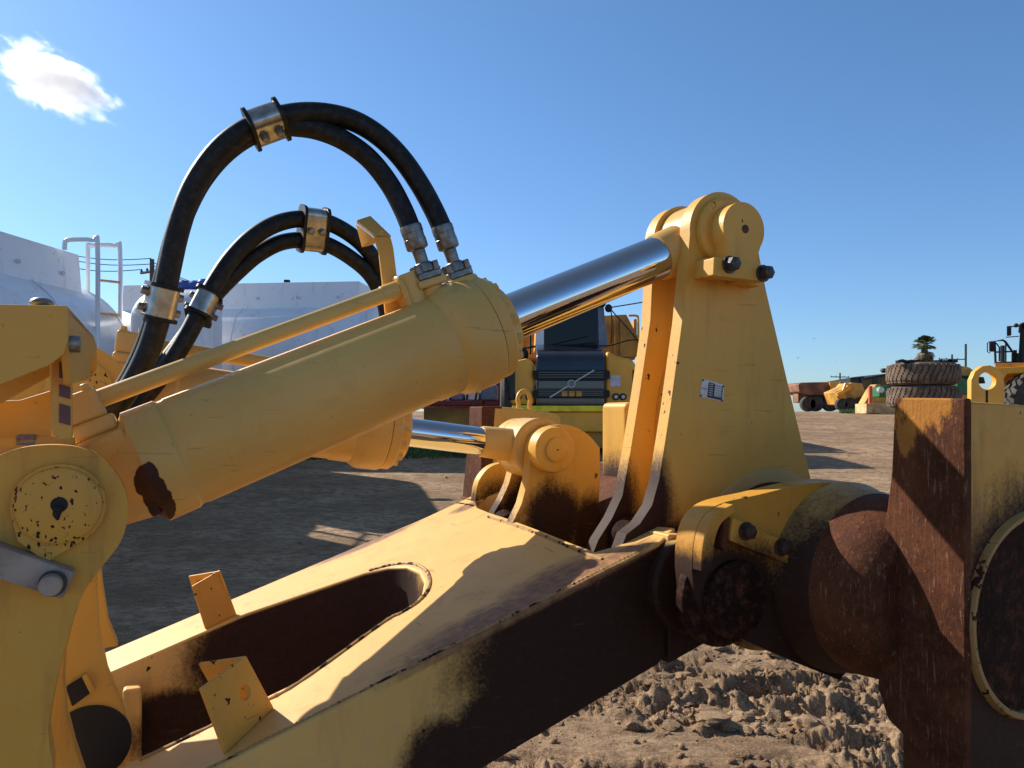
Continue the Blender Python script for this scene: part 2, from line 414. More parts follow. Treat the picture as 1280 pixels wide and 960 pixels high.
# ------------------------------------------------------------------ ripper: plates lie in planes l = const
def plate(poly, l0, l1, holes=()):
    return G().prism(poly, lambda a, b, d: (a, d, b), l0, l1, holes)
def bolt_head(g, p, d, r, h, washer=True):
    p = Vector(p); d = Vector(d).normalized()
    if washer: g.lathe(p, d, [(0, r*1.25), (h*0.22, r*1.25)], 20)
    g.lathe(p + d*h*0.2, d, [(0, r), (h*0.75, r), (h*0.8, r*0.85)], 6)
    return g
AX = Vector((0, 1, 0))

# --- draft frame: inclined box plate with a long slot
near_e, far_e = 1.60, 2.80
back = [tq(*p) for p in [(862, 663), (845, 659), (822, 657), (795, 670), (770, 682), (745, 689), (715, 678), (680, 664), (640, 649), (612, 640), (597, 634), (596, 628), (606, 622), (625, 617), (640, 615), (634, 611), (622, 609), (608, 611)]]
outer = [(-0.55, near_e), (1.19, near_e)] + [p for p in back if p[1] > near_e + 0.01] + [(0.98, far_e), (-0.55, far_e)]
slot_px = [(455, 716), (485, 709), (508, 708), (524, 715), (530, 727), (527, 742), (514, 757), (492, 771), (470, 783)]
sl = [tq(*p) for p in slot_px]
slot = [(-0.30, 1.83), (-0.30, 2.555), (0.30, 2.555)] + sl + [(0.32, 1.83)]
top_fn = lambda a, b, d: (a, b, TA + TB*a + d)
frame = G().prism(outer, top_fn, -0.31, 0.0, [slot]).build('draft_frame', M['frame'], ripper, bevel=0.008, seg=3)
# weld bead along the near top edge and round the slot
def bead(pts, r, name, mat, parent):
    P = []
    ps = smooth(pts, 14)
    for i, p in enumerate(ps): P.append(p + Vector((0, 0, random.uniform(-0.1, 0.1)*r)))
    rr = [r*(0.95 + 0.12*math.sin(i*1.9) + random.uniform(-0.06, 0.06)) for i, _ in enumerate(P)]
    return G().tube(P, rr, 8).build(name, mat, parent)
M['weld'] = paint('weld_bead_paint', (0.40, 0.23, 0.07), chips=1.3, grime=0.6, rough=0.6, bumpk=0.4)
bead([(f, near_e + 0.014, TA + TB*f - 0.004) for f in np.linspace(-0.5, 1.17, 34)], 0.007, 'weld_bead', M['weld'], ripper)
ring = [(0.0, 1.812), (0.2, 1.812), (0.32, 1.812)] + [(f + 0.018, l) for f, l in reversed(sl)] 
bead([(f, l, TA + TB*f) for f, l in ring], 0.006, 'weld_bead', M['weld'], ripper)
bead([(f, l - 0.03, TA + TB*f) for f, l in [tq(*p) for p in [(606, 645), (640, 656), (680, 671), (715, 686), (745, 697)]]], 0.006, 'weld_bead', M['weld'], ripper)
# inner gusset plates at the dozer end
G().box((-0.02, 2.50, 0.62), (0.05, 0.05, 0.26)).build('gusset', M['frame'], ripper, bevel=0.01)
# boss at the end of the near arm
G().lathe((1.278, 1.565, 1.105), AX, [(0, 0.118), (0.01, 0.125), (0.20, 0.125)], 48).build('arm_boss', M['frame'], ripper, bevel=0.004)
plate(qs([(835, 668), (858, 668), (872, 690), (895, 720), (912, 755), (910, 786), (892, 798), (835, 830)], 1.605), 1.602, 1.69).build('arm_end', M['frame'], ripper, bevel=0.006)
# stamped marks on the far rail (too small to read)
g = G()
for row, (a, b) in enumerate((((578, 622), (595, 627)), ((573, 629), (592, 632)))):
    A = Vector((*tq(*a), 0)); B = Vector((*tq(*b), 0))
    for k in range(9):
        if k in (3,): continue
        p = A.lerp(B, k / 8); z = TA + TB*p.x + 0.0015
        ang = random.choice((0.2, 1.3, 0.7, 2.2))
        rot = Matrix.Rotation(ang, 3, 'Z'); g.box((p.x, p.y, z), (0.020, 0.004, 0.003), rot)
        g.box((p.x + 0.005, p.y + 0.004, z), (0.004, 0.016, 0.0028), rot)
g.build('stamped_marks', M['weld'], ripper)

# --- angle brackets standing on the frame
def angle_bracket(b0, b1, b2, up, th, hole=None, lean=(0, 0, 0)):
    """L-section: foot line b0-b1 (face) and b1-b2 (return)"""
    g = G(); up = Vector(up)
    return g
def slab(P, th, nrm, name, mat, parent, holes=(), bevel=0.003):
    """a flat quad P (four points, in order) given thickness th along nrm, with round holes (s,t,r)"""
    P = [Vector(p) for p in P]; O = P[0]; U = (P[1]-P[0]); V = (P[3]-P[0]); N = Vector(nrm).normalized()
    ul, vl = U.length, V.length; U.normalize()
    Vn = (V - U*V.dot(U)).normalized()
    poly = [((p-O).dot(U), (p-O).dot(Vn)) for p in P]
    hs = [circle2((s*ul, t*vl), r, 20) for s, t, r in holes]
    return G().prism(poly, lambda a, b, d: O + U*a + Vn*b + N*d, 0, th, hs).build(name, mat, parent, bevel=bevel)
def fr(px, py, dz=0.0):
    f, l = tq(px, py); return Vector((f, l, TA + TB*f + dz))
def px3(px, py, l): return q3(px, py, l)
for base, tops, th, hole in (
    (((283, 942), (343, 885)), ((252, 860), (308, 819)), 0.010, (0.62, 0.52, 0.016)),
    (((257, 787), (296, 768)), ((240, 733), (277, 713)), 0.010, None)):
    A = fr(*base[0]); B = fr(*base[1])
    C = px3(tops[1][0], tops[1][1], B.y - 0.015); D = px3(tops[0][0], tops[0][1], A.y - 0.0)
    face = [A, B, C, D]
    n = (B - A).cross(D - A).normalized()
    if n.y < 0: n = -n
    ab = slab(face, th, n, 'angle_bracket', M['angle'], ripper, [hole] if hole else ())
    # return flange running back from the left edge top
    back_top = C + Vector((-0.135, 0.16, 0.0)) if hole else C + Vector((-0.13, 0.05, 0.01))
    w_ = (B - A)
    if hole:
        E = px3(250, 827, D.y + 0.16); 
        P = [B + n*th, C + n*th, E + Vector((0.0, 0, 0)), E + (B - C) + n*0.0]
    else:
        E = px3(237, 719, D.y + 0.09); P = [B + n*th, C + n*th, E, E + (B - C)]
    nn = (P[1]-P[0]).cross(P[2]-P[0]).normalized()
    slab(P, 0.009, nn, 'return_flange', M['angle'], ab)

# --- carriage beam (lateral tube) with its sleeve and end disc
BC = (1.66, 1.12)
G().lathe((BC[0], 1.185, BC[1]), AX, [(0, 0.165), (0.02, 0.188), (0.05, 0.208), (0.09, 0.221), (0.13, 0.2255), (1.75, 0.225)], 72).build('carriage_beam', M['rust'], ripper)
G().lathe((BC[0], 1.34, BC[1]), AX, [(0.0, 0.2258), (0.005, 0.2275), (0.02, 0.232), (0.06, 0.238), (0.075, 0.247), (0.20, 0.247)], 72).build('beam_sleeve', M['sleeve'], ripper)
# collar lug that wraps the pin
lug_top = smooth2(qs([(1092, 640), (1080, 621), (1060, 609), (1035, 603), (1000, 606), (950, 618), (905, 628), (885, 639), (872, 657), (866, 685), (865, 715)], 1.44), 4, False)
lug_o = lug_top + qs([(868, 745), (885, 785), (930, 800), (1000, 830), (1050, 850), (1090, 800), (1100, 700)], 1.44)
lug = plate(lug_o, 1.44, 1.505).build('collar_lug', M['lug'], ripper, bevel=0.005)
rim_o = smooth2(qs([(905, 628), (885, 639), (872, 657), (866, 685), (865, 712)], 1.44), 4, False)
rim_i = smooth2(qs([(880, 712), (880, 688), (884, 665), (892, 650), (908, 638)], 1.44), 4, False)
plate(rim_o + rim_i, 1.405, 1.4405).build('lug_rim', M['lug'], lug, bevel=0.004)
pc = q3(908, 745, 1.45)
G().lathe(pc + Vector((0, 0.005, 0)), AX, [(0, 0.120), (0.004, 0.126), (0.03, 0.126)], 48).build('pin_ring', M['rustd'], lug, bevel=0.003)
G().lathe(pc + Vector((0.012, -0.03, -0.005)), AX, [(0, 0.085), (0.006, 0.094), (0.06, 0.094)], 48).build('pivot_pin', M['rustd'], lug)
# retainer bar and its two bolts
def qv(px, py, l): return q3(px, py, l)
bl = 1.40
P = [qv(917, 647, bl), qv(988, 680, bl), qv(985, 705, bl), qv(913, 676, bl)]
rb = slab(P, 0.045, (0, 1, 0), 'retainer_bar', M['lug'], lug, bevel=0.004)
P = [qv(911, 645, bl + 0.006), qv(905, 652, bl + 0.006), qv(902, 684, bl + 0.006), qv(909, 690, bl + 0.006)]
slab(P, 0.05, (0, 1, 0), 'keeper_block', M['rust'], rb, bevel=0.003)
for x, y in ((932, 664), (976, 684)):
    bolt_head(G(), qv(x, y, bl), (0, -1, 0), 0.018, 0.022).build('bolt', M['boltr'], rb, bevel=0.001)

# --- near shank pocket block: rusty left face, yellow camera face with the round tube end
F0 = 1.547
def blk_lz(px, py, f=F0):
    # pixel on the plane f = const -> (l, z)
    u = (px - 640) / FPX; l = f * (FX - FY*u) / (FY + FX*u); Y = FY*f + FX*l
    return (l, CAMH + (HOR - py) / FPX * Y)
L1, ZT = blk_lz(1207, 498)
prof = [(L1, ZT), blk_lz(1118, 497), blk_lz(1114, 590), blk_lz(1108, 640), blk_lz(1098, 700), blk_lz(1098, 760), blk_lz(1097, 860), blk_lz(1110, 900), blk_lz(1148, 938), blk_lz(1149, 1010), (L1, blk_lz(1200, 1010)[1])]
g = G().prism(prof, lambda a, b, d: (d, a, b), F0, F0 + 0.022)
pk = g.build('shank_pocket', M['rustb'], ripper, bevel=0.005, seg=3)
blk2 = [(F0 + 0.0225, ZT - 0.006), (2.25, ZT - 0.03), (2.25, 0.55), (F0 + 0.0225, 0.55)]
plate(blk2, L1 + 0.008, L1 + 0.045, [circle2((1.79, 1.10), 0.215, 48)]).build('pocket_side_plate', M['pock'], pk, bevel=0.006)
G().prism([(F0 + 0.0225, ZT - 0.016), (2.25, ZT - 0.04), (2.25, 0.62), (F0 + 0.0225, 0.62)], lambda a, b, d: (a, d, b), L1 + 0.045, L1 + 0.165).build('pocket_body', M['rust'], pk, bevel=0.006)
g = G().lathe((1.79, L1 - 0.005, 1.10), AX, [(0.02, 0.214), (0.0, 0.216), (-0.003, 0.220), (-0.003, 0.228), (0.012, 0.233)], 72, cap=False)
g.build('disc_rim', M['weld'], pk)
G().lathe((1.79, L1 + 0.016, 1.10), AX, [(0, 0.2155), (0.06, 0.2155)], 64).build('tube_end_disc', M['rustd'], pk)

# --- centre and far pockets
cl0 = blk_lz(783, 510)[0]; cl1 = blk_lz(751, 510)[0]
cz = blk_lz(765, 503)[1]
cp = G().span((F0, cl0, 1.12), (F0 + 0.42, cl1, cz)).build('shank_pocket', M['post'], ripper, bevel=0.02, seg=3)
fl = 3.4
P = qs([(617, 508), (660, 511), (700, 519), (702, 530), (735, 552), (745, 620), (617, 640)], fl)
fp = plate(P, fl, fl + 0.04).build('shank_pocket', M['post'], ripper, bevel=0.01)
lf, zf = blk_lz(600, 510)
G().prism([(fl, P[0][1]), (lf, P[0][1]), blk_lz(599, 540), blk_lz(592, 610), (blk_lz(590, 640)), (fl + 0.02, blk_lz(608, 640)[1])], lambda a, b, d: (d, a, b), F0 - 0.06, F0 + 0.05).build('pocket_edge', M['rust'], fp, bevel=0.008)
ec = q3(655, 500, fl + 0.05)
pts = [ec + Vector((0.035*math.cos(a), 0, 0.045*math.sin(a))) for a in np.linspace(-0.5, math.pi + 0.5, 14)]
G().tube([ec + Vector((0.033, 0, -0.05))] + pts + [ec + Vector((-0.033, 0, -0.05))], 0.012, 8).build('lifting_eye', M['post'], fp)

# --- tall bracket of the near cylinder
PIN_N = Vector((1.489, 1.806, 2.056)); PIN_NL = Vector((-0.148, 1.806, 1.366))
def tall(px_list, l, arc_c, arc_r, a0, a1):
    pts = qs(px_list, l)
    return pts
RL = 0.118
nearp = [(PIN_N.x + RL*math.cos(a), PIN_N.z + RL*math.sin(a)) for a in np.linspace(R(12), R(186), 24)]
low_l = qs([(853, 400), (838, 510), (824, 600), (815, 632), (800, 655), (783, 668), (775, 690)], 1.70)
low_r = qs([(1006, 720), (1015, 605), (985, 480), (958, 365)], 1.70)
near_out = nearp + low_l + low_r
tp = plate(near_out, 1.70, 1.745).build('cylinder_bracket_plate', M['brk'], ripper, bevel=0.006, seg=3)
farp = [(PIN_N.x + RL*math.cos(a), PIN_N.z + RL*math.sin(a)) for a in np.linspace(R(12), R(186), 24)]
low_l2 = qs([(813, 400), (800, 490), (788, 565), (778, 620), (765, 648), (748, 675), (742, 690)], 1.867)
low_r2 = [(p[0], p[1]) for p in low_r]
tp2 = plate(farp + low_l2 + low_r2, 1.867, 1.912).build('cylinder_bracket_plate', M['brk'], ripper, bevel=0.006, seg=3)
# curved web between the plates
wl = smooth2(qs([(872, 432), (850, 438), (836, 452), (826, 475), (820, 510), (818, 550), (822, 580), (838, 600)], 1.867), 4, False)
wr = [(a + 0.08, b) for a, b in reversed(wl)]
plate(wl + wr, 1.744, 1.868).build('curved_web', M['brk'], ripper, bevel=0.004)
# welded round pad low on the near plate, seen behind the collar
G().lathe((1.66, 1.69, 1.12), AX, [(0, 0.255), (0.008, 0.268), (0.012, 0.268)], 72).build('weld_ring', M['sleeve'], tp, bevel=0.002)
# pin boss: disc + teardrop cap + retainer bar with two bolts
pcn = q3(925, 285, 1.655)
G().lathe((PIN_N.x, 1.672, PIN_N.z), AX, [(0, 0.088), (0.008, 0.098), (0.03, 0.098)], 56).build('boss', M['brk'], tp, bevel=0.003)
cc = q(927, 287, 1.63)
tear = circle2(cc, 0.0735, 30, R(-35), R(215))
tear = tear + [(cc[0] - 0.055, cc[1] - 0.10), (cc[0] + 0.03, cc[1] - 0.115)]
cap = plate(tear, 1.62, 1.675).build('pin_cap', M['brk'], tp, bevel=0.008, seg=3)
G().lathe((cc[0] + 0.004, 1.6185, cc[1]), AX, [(0, 0.012), (0.003, 0.013)], 9).build('grease_hole', M['boltr'], cap)
bf0, bz0 = q(884, 322, 1.60); bf1, bz1 = q(955, 352, 1.60)
P = [q3(893, 321, 1.60), q3(958, 334, 1.60), q3(957, 352, 1.60), q3(892, 344, 1.60)]
rb = slab(P, 0.045, (0, 1, 0), 'retainer_bar', M['brk'], tp, bevel=0.004)
P = [q3(883, 322, 1.655), q3(905, 324, 1.655), q3(904, 348, 1.655), q3(881, 346, 1.655)]
slab(P, 0.05, (0, 1, 0), 'keeper_block', M['brk'], rb, bevel=0.004)
P = [q3(925, 346, 1.655), q3(952, 350, 1.655), q3(951, 358, 1.655), q3(923, 353, 1.655)]
slab(P, 0.05, (0, 1, 0), 'keeper_block', M['brk'], rb, bevel=0.004)
for x, y in ((911, 331), (953, 342)):
    p = q3(x, y, 1.60)
    bolt_head(G(), p, (0, -1, 0), 0.019, 0.030).build('bolt', M['bolt'], rb, bevel=0.0015)
# data plate riveted to the near plate
dl = 1.6985
P4 = qs([(877.5, 473), (905.5, 481), (903.5, 502), (875, 496)], dl)
dp = plate(P4, dl - 0.0008, dl + 0.0015).build('data_plate', M['plate_w'], tp)
def on_plate(s, t):
    a, b, c, d = (Vector(p) for p in P4); return (a.lerp(b, s)).lerp(d.lerp(c, s), t)
def patch(s0, t0, s1, t1, dz=0.0014):
    return [tuple(on_plate(s, t)) for s, t in ((s0, t0), (s1, t0), (s1, t1), (s0, t1))]
g = G()
fn = lambda a, b, d: (a, d, b)
e = dl - 0.0012
g.prism(patch(0.30, 0.10, 0.58, 0.94), fn, e - 0.0006, e)
g.prism(patch(0.58, 0.80, 0.93, 0.94), fn, e - 0.0006, e)
g.prism(patch(0.90, 0.12, 0.93, 0.80), fn, e - 0.0006, e)
for k in range(5): g.prism(patch(0.62, 0.17 + 0.13*k, 0.90, 0.195 + 0.13*k), fn, e - 0.0006, e)
g.prism(patch(0.0, 0.50, 0.26, 0.53), fn, e - 0.0006, e)
g.build('printed_table', M['plate_k'], dp)
g = G()
for k in range(6): g.prism(patch(0.33, 0.17 + 0.12*k, 0.50, 0.205 + 0.12*k), fn, e - 0.0011, e - 0.0007)
g.build('printed_rows', M['plate_w'], dp)
for s, t in ((0.05, 0.08), (0.96, 0.1), (0.03, 0.93), (0.95, 0.95)):
    p = on_plate(s, t); G().lathe((p.x, dl - 0.003, p.y), AX, [(0, 0.0022), (0.002, 0.003)], 8).build('rivet', M['boltr'], dp)

# --- lower bracket of the far cylinder
PIN_F = Vector((1.235, 2.39, 1.425)); PIN_FL = Vector((-0.14, 2.39, 1.607))
A_ = smooth2(qs([(663, 560), (668, 545), (680, 535), (697, 531), (716, 533), (735, 543), (750, 560)], 2.27), 3, False) + qs([(750, 600), (748, 650), (746, 700), (640, 700), (630, 672), (640, 655), (652, 630), (660, 600)], 2.27)
fb = plate(A_, 2.27, 2.315).build('cylinder_bracket_plate', M['brk2'], ripper, bevel=0.006, seg=3)
bo = Vector((PIN_F.x + 0.003, 2.222, PIN_F.z + 0.0))
G().lathe(bo, AX, [(0, 0.060), (0.004, 0.074), (0.03, 0.078), (0.052, 0.078)], 48).build('boss', M['brk2'], fb, bevel=0.002)
G().lathe(bo + Vector((0, -0.012, 0)), AX, [(0, 0.037), (0.002, 0.040), (0.02, 0.040)], 40).build('pin_cap', M['brk2'], fb)
G().lathe(bo + Vector((0, -0.0135, 0)), AX, [(0, 0.003), (0.002, 0.003)], 8).build('grease_hole', M['black'], fb)
B_ = [(p[0], p[1]) for p in smooth2([(PIN_F.x + 0.102*math.cos(a), PIN_F.z + 0.102*math.sin(a)) for a in np.linspace(R(20), R(200), 12)], 2, False)]
B_ += qs([(640, 590), (636, 605), (627, 625), (618, 640), (612, 690), (720, 700)], 2.465)
fb2 = plate(B_, 2.465, 2.51).build('cylinder_bracket_plate', M['brk2'], ripper, bevel=0.006)
C_ = smooth2(qs([(593, 640), (596, 610), (602, 595), (614, 583), (632, 578), (660, 577)], 2.72), 3, False) + qs([(700, 600), (700, 680), (600, 680)], 2.72)
plate(C_, 2.72, 2.765).build('bracket_gusset', M['brk2'], ripper, bevel=0.006)
# lower spacer tubes between the plates
for (px, py, l0, l1, r) in ((822, 680, 1.745, 1.867, 0.050), (660, 664, 2.315, 2.465, 0.045)):
    p = q3(px, py, l0)
    G().lathe(p, AX, [(0, r), (l1 - l0, r)], 36).build('pivot_tube', M['rust'], ripper, bevel=0.004)
    G().lathe(p + Vector((-0.02, 0, 0)), AX, [((l1 - l0)*0.6, r + 0.004), ((l1 - l0)*0.9, r + 0.018)], 36).build('pivot_ring', M['rustd'], ripper, bevel=0.004)

# --- hydraulic cylinders
def cylinder(A, B, t0, t_head, t_face, t_chrome, Rb, Rr, eye_l, mat):
    A = Vector(A); B = Vector(B); D = (B - A); L = D.length; D.normalize()
    prof = [(t0 - 0.085, 0.055), (t0 - 0.045, 0.088), (t0 - 0.010, 0.108), (t0, Rb*0.97), (t0 + 0.004, Rb + 0.003), (t0 + 0.070, Rb + 0.003), (t0 + 0.076, Rb - 0.002),
            (t0 + 0.085, Rb - 0.002), (t0 + 0.091, Rb), (t_head - 0.02, Rb), (t_head - 0.012, Rb + 0.0035), (t_head + 0.020, Rb + 0.004), (t_head + 0.030, Rb + 0.0045), (t_head + 0.042, Rb + 0.003), (t_head + 0.052, Rb + 0.010), (t_head + 0.066, Rb + 0.018), (t_head + 0.078, Rb + 0.020), (t_face - 0.045, Rb + 0.020), (t_face - 0.04, Rb + 0.018)]
    c = G().lathe(A, D, prof, 96).build('hydraulic_cylinder', mat, ripper)
    # gland with bolt lobes
    g = G().lathe(A, D, [(t_face - 0.04, Rb + 0.0), (t_face - 0.036, Rb + 0.014), (t_face - 0.008, Rb + 0.014), (t_face - 0.003, Rb + 0.010), (t_face + 0.0, Rb - 0.004), (t_face + 0.034, Rb*0.80), (t_face + 0.036, Rr + 0.006)], 72)
    g.build('gland', mat, c)
    u = D.cross(Vector((0, 1, 0))).normalized(); v = Vector((0, 1, 0))
    for k in range(14):
        a = 2*math.pi*(k + 0.5) / 14
        p = A + D*(t_face - 0.010) + (u*math.cos(a) + v*math.sin(a))*(Rb - 0.011)
        bolt_head(G(), p, D, 0.0145, 0.030).build('gland_bolt', mat, c, bevel=0.002)
    G().lathe(A, D, [(t_face + 0.02, Rr), (t_chrome, Rr)], 96).build('piston_rod', M['chrome'], c)
    # rod eye: neck and ring
    g = G().lathe(A, D, [(t_chrome - 0.012, Rr + 0.003), (t_chrome - 0.004, Rr + 0.006), (L - 0.085, Rr + 0.010), (L - 0.03, Rr*0.9)], 64)
    g.lathe((B.x, B.y - eye_l/2, B.z), AX, [(0, 0.096), (0.006, 0.104), (eye_l - 0.006, 0.104), (eye_l, 0.096)], 64)
    g.build('rod_eye', mat, c)
    # base eye
    g = G().lathe((A.x, A.y - eye_l/2, A.z), AX, [(0, 0.09), (0.006, 0.10), (eye_l - 0.006, 0.10), (eye_l, 0.09)], 56)
    g.hexa([A + D*0.05 - v*0.052 - u*0.085, A + D*(t0) - v*0.085 - u*0.098, A + D*(t0) + v*0.085 - u*0.098, A + D*0.05 + v*0.052 - u*0.085,
            A + D*0.05 - v*0.052 + u*0.085, A + D*(t0) - v*0.085 + u*0.098, A + D*(t0) + v*0.085 + u*0.098, A + D*0.05 + v*0.052 + u*0.085])
    g.build('base_eye', mat, c, bevel=0.012, seg=3)
    return c, A, D
EYE = 0.118
cyl1, A1, D1 = cylinder(PIN_NL, PIN_N, 0.168, 0.855, 1.045, 1.625, 0.122, 0.062, EYE, M['cyl'])
cyl2, A2, D2 = cylinder(PIN_FL, PIN_F, 0.155, 0.70, 0.88, 1.20, 0.113, 0.047, 0.14, M['cyl'])

def upv(D):   # in the machine's vertical plane, square to the cylinder
    return Vector((-D.z, 0, D.x)).normalized()
def pipework(c, A, D, t_a, t_b, off, blk=True):
    U = upv(D)
    pts = [A + D*(t_a + 0.015) + U*(off - 0.0), A + D*(t_b) + U*off]
    G().tube([pts[0], pts[0].lerp(pts[1], 0.5), pts[1]], 0.0195, 20).build('oil_pipe', M['pipe'], c)
    # lower port block
    rot = Matrix((D, Vector((0, 1, 0)), U)).transposed()
    g = G().box(A + D*(t_a - 0.022) + U*(off - 0.005), (0.075, 0.075, 0.062), rot)
    g.box(A + D*(t_a - 0.018) + U*(off - 0.052), (0.088, 0.088, 0.034), rot)
    pb = g.build('port_block', M['pipe'], c, bevel=0.009, seg=3)
    g = G().box(A + D*(t_a - 0.012) + U*(off - 0.095), (0.10, 0.095, 0.055), rot)
    g.build('port_boss', M['pipe'], c, bevel=0.014, seg=3)
    for dx, dy in ((-0.022, -0.022), (0.022, -0.022), (-0.022, 0.022), (0.022, 0.022)):
        bolt_head(G(), A + D*(t_a - 0.022 + dx) + Vector((0, dy, 0)) + U*(off + 0.024), U, 0.009, 0.014).build('bolt', M['pipe'], pb)
    G().lathe(A, D, [(0, 0), (0, 0)], 3) if False else None
    # collar near the upper end and upper elbow
    g = G().lathe(A + D*t_b + U*off, D, [(-0.0, 0.0215), (0.01, 0.0225), (0.05, 0.0225), (0.055, 0.026), (0.10, 0.026)], 24)
    g.lathe(A + D*(t_b + 0.075) + U*(off - 0.10), U, [(0, 0.035), (0.10, 0.030), (0.13, 0.030)], 24)
    g.build('elbow', M['pipe'], c, bevel=0.003)
pipework(cyl1, A1, D1, 0.135, 0.80, 0.167)
pipework(cyl2, A2, D2, 0.12, 0.68, 0.153)
# pipe clamp with the tall hose guard strap on the near cylinder
U1 = upv(D1)
cpx = q3(503, 368, 1.806)
t_c = (cpx - A1).dot(D1)
cen = A1 + D1*t_c + U1*0.167
ub = [cen + (Vector((0, 1, 0))*math.cos(a) + U1*math.sin(a))*0.026 for a in np.linspace(-0.4, math.pi + 0.4, 14)]
G().tube([ub[0] - U1*0.05] + ub + [ub[-1] - U1*0.05], 0.0075, 10).build('pipe_clamp', M['pipe'], cyl1)
# strap outline in the plane l = const, seen as a bent flat bar 0.045 wide across
sp = [(492, 395), (481, 330), (473, 300), (466, 291), (448, 279)]
pts = [q3(x, y, 1.86) for x, y in sp]
sm = smooth(pts[:4], 6) + [pts[4]]
W2 = 0.028
def strap_px(a, b, l): return q3(a, b, l)
outer_px = [(503, 390), (497, 350), (492, 310), (489, 298), (478, 288)]
inner_px = [(482, 392), (478, 350), (474, 316), (470, 302), (467, 297)]
poly = qs(outer_px, 1.84) + qs(list(reversed(inner_px)), 1.84)
hg = plate(poly, 1.84, 1.850).build('hose_guard', M['guard'], cyl1, bevel=0.002)
# bent top and hooked lip
a = q3(489, 298, 1.84); b = q3(467, 297, 1.84); c_ = q3(445, 279, 1.90); d_ = q3(463, 273, 1.90)
g = G()
def sheet(g, P, n, th):
    n = Vector(n).normalized()*th; P = [Vector(p) for p in P]
    g.hexa(P + [p + n for p in P])
sheet(g, [b, a, d_, c_], (0, 0, 1), 0.008)
e_ = q3(453, 309, 1.905); f_ = q3(470, 303, 1.905)
sheet(g, [c_, q3(445, 279, 1.90) + Vector((0.001, 0, 0)), e_, e_], (1, 0, 0), 0.006) if False else None
P_ = [c_ + Vector((0, 0.0, 0)), b, q3(470, 304, 1.86), q3(453, 309, 1.90)]
sheet(g, P_, (0.1, 1, 0), 0.007)
g.build('guard_hook', M['guard'], hg, bevel=0.002)

# --- dozer side clevis plates at the left
PINL = (-0.142, 1.366)
n1 = qs([(-90, 640), (-40, 596), (-10, 574), (25, 560), (70, 556), (108, 562), (138, 583), (156, 612), (160, 640), (152, 675), (128, 708), (104, 742), (86, 790), (71, 850), (60, 910), (53, 990), (-120, 990)], 1.60)
cpl = plate(smooth2(n1, 4), 1.60, 1.655).build('clevis_plate', M['doz'], ripper, bevel=0.006, seg=3)
cd = q(74, 632, 1.585)
ring = circle2(cd, 0.073, 40, R(-50), R(232))
tear = ring + qs([(18, 678), (-4, 668), (30, 695), (60, 702)], 1.585)[3:] + qs([(20, 690)], 1.585)
tear = circle2(cd, 0.074, 40, R(-58), R(190)) + qs([(22, 676), (58, 703)], 1.585)
pcap = plate(tear, 1.584, 1.602).build('pin_cap', M['disc'], cpl, bevel=0.004)
G().lathe((cd[0], 1.572, cd[1]), AX, [(0, 0.060), (0.004, 0.067), (0.014, 0.069)], 56).build('pin_end', M['disc'], pcap)
G().lathe((cd[0] + 0.001, 1.5712, cd[1] + 0.003), AX, [(0, 0.0135), (0.002, 0.0142)], 22).build('grease_hole', M['black'], pcap)
G().tube([(cd[0], 1.5716, cd[1]), (cd[0] - 0.003, 1.5716, cd[1] - 0.016), (cd[0] - 0.001, 1.5716, cd[1] - 0.024)], [0.009, 0.006, 0.002], 8).build('grease_run', M['black'], pcap)
P = [q3(-40, 668, 1.555), q3(94, 716, 1.555), q3(78, 750, 1.555), q3(-40, 712, 1.555)]
kb = slab(P, 0.045, (0, 1, 0), 'keeper_bar', M['bar'], cpl, bevel=0.006)
p = q3(66, 729, 1.555)
G().lathe(p, (0, -1, 0), [(0, 0.0225), (0.006, 0.0225)], 28).build('washer', M['bolt'], kb)
G().lathe(p + Vector((-0.002, 0, 0)), (0, -1, 0), [(0, 0.0185), (0.024, 0.0185), (0.027, 0.0165)], 28).build('bolt', M['bar'], kb)
n2 = qs([(104, 740), (92, 775), (82, 815), (80, 850), (83, 890), (93, 930), (108, 975), (0, 975), (40, 760)], 1.76)
plate(n2, 1.76, 1.80).build('clevis_plate', M['doz'], ripper, bevel=0.005)
n3 = qs([(122, 690), (121, 740), (124, 790), (134, 838), (150, 878), (159, 905), (158, 928), (146, 962), (135, 985)], 1.97) + qs([(60, 985), (60, 690)], 1.97)
cp3 = plate(n3, 1.97, 2.02).build('clevis_plate', M['doz'], ripper, bevel=0.006)
hp = q3(112, 930, 1.965)
G().lathe(hp, AX, [(0, 0.085), (0.012, 0.085)], 40).build('painted_hole', M['black'], cp3)  # black disc painted in for the dark of a round hole
P = [q3(82, 860, 1.96), q3(104, 846, 1.96), q3(114, 866, 1.96), q3(90, 884, 1.96)]
slab(P, 0.012, (0, 1, 0), 'painted_recess', M['black'], cp3)  # black slab painted in for the dark inside a square recess
P = [q3(102, 846, 1.955), q3(108, 842, 1.955), q3(119, 864, 1.955), q3(113, 868, 1.955)]
slab(P, 0.018, (0, 1, 0), 'socket_edge', M['doz'], cp3, bevel=0.002)
n4 = qs([(112, 700), (125, 700), (128, 730), (135, 775), (148, 808), (110, 815)], 2.30)
plate(n4, 2.30, 2.345).build('clevis_plate', M['doz'], ripper, bevel=0.005)
# lug pair for the far cylinder
far_c = [(PIN_FL.x + 0.115*math.cos(a), PIN_FL.z + 0.115*math.sin(a)) for a in np.linspace(R(-60), R(150), 20)] + [(-0.6, 1.55), (-0.6, 1.2), (-0.2, 1.2)]
fcp = plate(far_c, 2.25, 2.295).build('clevis_plate', M['doz'], ripper, bevel=0.006)
G().lathe((PIN_FL.x - 0.0, 2.237, PIN_FL.z), AX, [(0, 0.07), (0.004, 0.078), (0.02, 0.078)], 40).build('pin_end', M['disc'], fcp)
